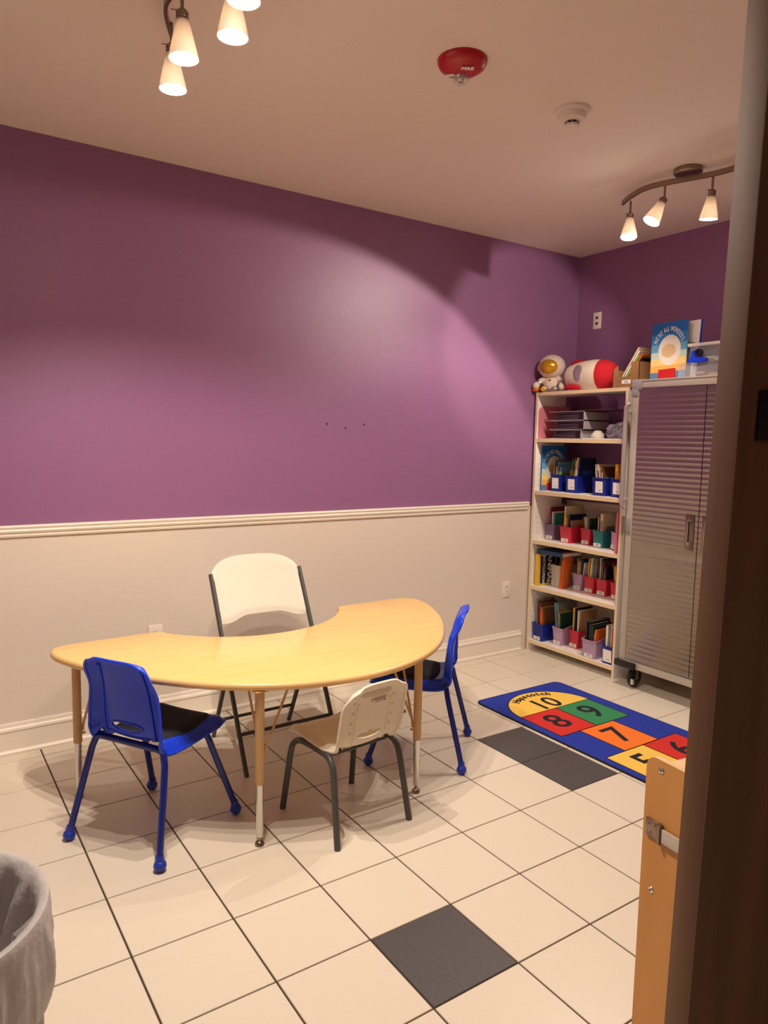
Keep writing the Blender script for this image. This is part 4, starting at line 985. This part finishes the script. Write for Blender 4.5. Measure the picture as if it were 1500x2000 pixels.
# ================================================================== TRACK LIGHTS
SHADE = mat('frosted_glass_shade', (226, 216, 204), .35, trans=.16)
BULB = mat('lit_bulb', (255, 240, 210), .4, emis=((1.0, .90, .76), 42))
BULB_DIM = mat('dim_lit_bulb', (255, 240, 210), .4, emis=((1.0, .90, .76), 12))
def spot(parent, loc, aim, watts, half, blend):
    l = bpy.data.lights.new('spot', 'SPOT'); l.energy = watts; l.color = LAMP_COLOR; l.spot_size = 2*math.radians(half); l.spot_blend = blend; l.shadow_soft_size = .010
    o = bpy.data.objects.new('lamp_light', l); COL.objects.link(o); o.location = loc; o.rotation_euler = Vector(aim).to_track_quat('-Z', 'Y').to_euler(); o.parent = parent
def track_light(label, cx, cy, heads):
    t = thing('track_light', label, 'light', (cx, cy, ZC), group='curved track lights on the ceiling')
    bm = B(); lathe(bm, [(.062, 0), (.066, -.004), (.066, -.020), (.060, -.026), (.001, -.026)], 36); obj('canopy', bm, NICKEL, t, smooth=35)
    bm = B(); path = catmull([(.050, .415, 0), (.005, .34, 0), (-.045, .22, 0), (-.040, .12, 0), (0, 0, 0), (.040, -.12, 0), (.045, -.22, 0), (-.005, -.34, 0), (-.050, -.415, 0)], 8)
    vs = []
    for i, p in enumerate(path):
        d = (path[min(i+1, len(path)-1)]-path[max(i-1, 0)]).normalized(); nn = Vector((-d.y, d.x, 0))*.0055
        vs.append([bm.verts.new((p.x+nn.x*a, p.y+nn.y*a, z)) for a, z in ((1, -.034), (1, -.058), (-1, -.058), (-1, -.034))])
    for a, b in zip(vs, vs[1:]):
        for k in range(4): bm.faces.new((a[k], a[(k+1) % 4], b[(k+1) % 4], b[k]))
    bm.faces.new(vs[0]); bm.faces.new(vs[-1])
    for y in (-.03, .03): tube(bm, [(-y*.3, y, -.026), (-y*.3, y, -.038)], .006, 8)
    obj('rail', bm, NICKEL, t, smooth=35)
    for (hx, hy, tilt, aim, watts, half, blend) in heads:
        px, py = hx-cx, hy-cy
        bm = B(); tube(bm, [(px, py, -.054), (px, py, -.118)], .0055, 10)
        tube(bm, [(px-.030, py+.006, -.122), (px+.008, py-.002, -.118)], .0016, 6)
        hd = obj('lamp_stem', bm, NICKEL, t, smooth=50)
        d = Vector(tilt).normalized(); q = (-d).to_track_quat('Z', 'Y').to_matrix().to_4x4(); Mh = Matrix.Translation((px, py, -.118)) @ q
        bm = B(); lathe(bm, [(.001, .0), (.014, -.001), (.018, -.006), (.018, -.012), (.0165, -.014), (.018, -.016), (.018, -.020), (.0165, -.022), (.018, -.024), (.0185, -.030), (.019, -.036)], 24, Mh); obj('socket_cap', bm, NICKEL, hd, smooth=30)
        bm = B(); lathe(bm, [(.0195, -.030), (.025, -.055), (.032, -.085), (.038, -.110), (.0420, -.132), (.040, -.132), (.036, -.110), (.030, -.085), (.023, -.055), (.0175, -.032)], 32, Mh); obj('glass_shade', bm, SHADE, hd, smooth=60)
        bm = B(); lathe(bm, [(.008, -.070), (.014, -.082), (.024, -.100), (.0262, -.112), (.022, -.120), (.001, -.123)], 24, Mh, cap0=True); obj('bulb', bm, BULB if watts > SPOT_W*.55 or hy < -1.7 else BULB_DIM, hd, smooth=60)
        sp_ = (Mh @ Vector((0, 0, -.140)))
        spot(t, sp_, aim, watts, half, blend)
        gl = bpy.data.lights.new('glow', 'POINT'); gl.energy = GLOW_W; gl.color = LAMP_COLOR; gl.shadow_soft_size = .02
        go = bpy.data.objects.new('bulb_glow', gl); COL.objects.link(go); go.location = Mh @ Vector((0, 0, -.144)); go.parent = t
DN = (0, 0, -1)
track_light('brushed nickel curved track light with frosted glass heads at the upper left of the ceiling', .262, -1.590, [
    (.256, -1.300, (.02, .0, -1), (.08, .06, -1), SPOT_W*1.5, 58, 1.0),
    (.224, -1.497, (.02, -.03, -1), (.1, .15, -1), SPOT_W, 62, .4),
    (.298, -1.690, (0, 0, -1), (.15, -.30, -1), SPOT_W*1.1, 60, .4),
    (.257, -1.860, (0, 0, -1), (.05, .2, -1), SPOT_W, 63, .4)])
track_light('brushed nickel curved track light with frosted glass heads, near the bookcase corner', 2.712, -1.452, [
    (2.748, -1.100, (-.22, -.16, -1), (-.15, .25, -1), SPOT_W*.6, 60, .4),
    (2.676, -1.355, (-.50, .22, -1), (-.45, .40, -.773), SPOT_W*1.35, 55.5, .14),
    (2.752, -1.560, (.06, .12, -1), (.33, 1.55, -.42), SPOT_W*.75, 27, .38),
    (2.700, -1.780, (-.25, -.10, -1), (-.15, -.2, -1), SPOT_W*.45, 60, .35)])
# round fill lamp, added out of view to light the open door's dark face
t = thing('added_fill_lamp', 'unseen round fill lamp added behind the camera to light the door face', 'light', (-.9, -4.25, ZC))
bm = B(); lathe(bm, [(.11, 0), (.115, -.02), (.10, -.03)], 32); obj('fill_lamp_base', bm, NICKEL, t, smooth=40)
bm = B(); lathe(bm, [(.10, -.022), (.095, -.05), (.06, -.075), (.001, -.085)], 32); obj('fill_lamp_glass', bm, mat('added_fill_glass', (255, 240, 215), .4, emis=((1.0, .84, .62), 9)), t, smooth=60)
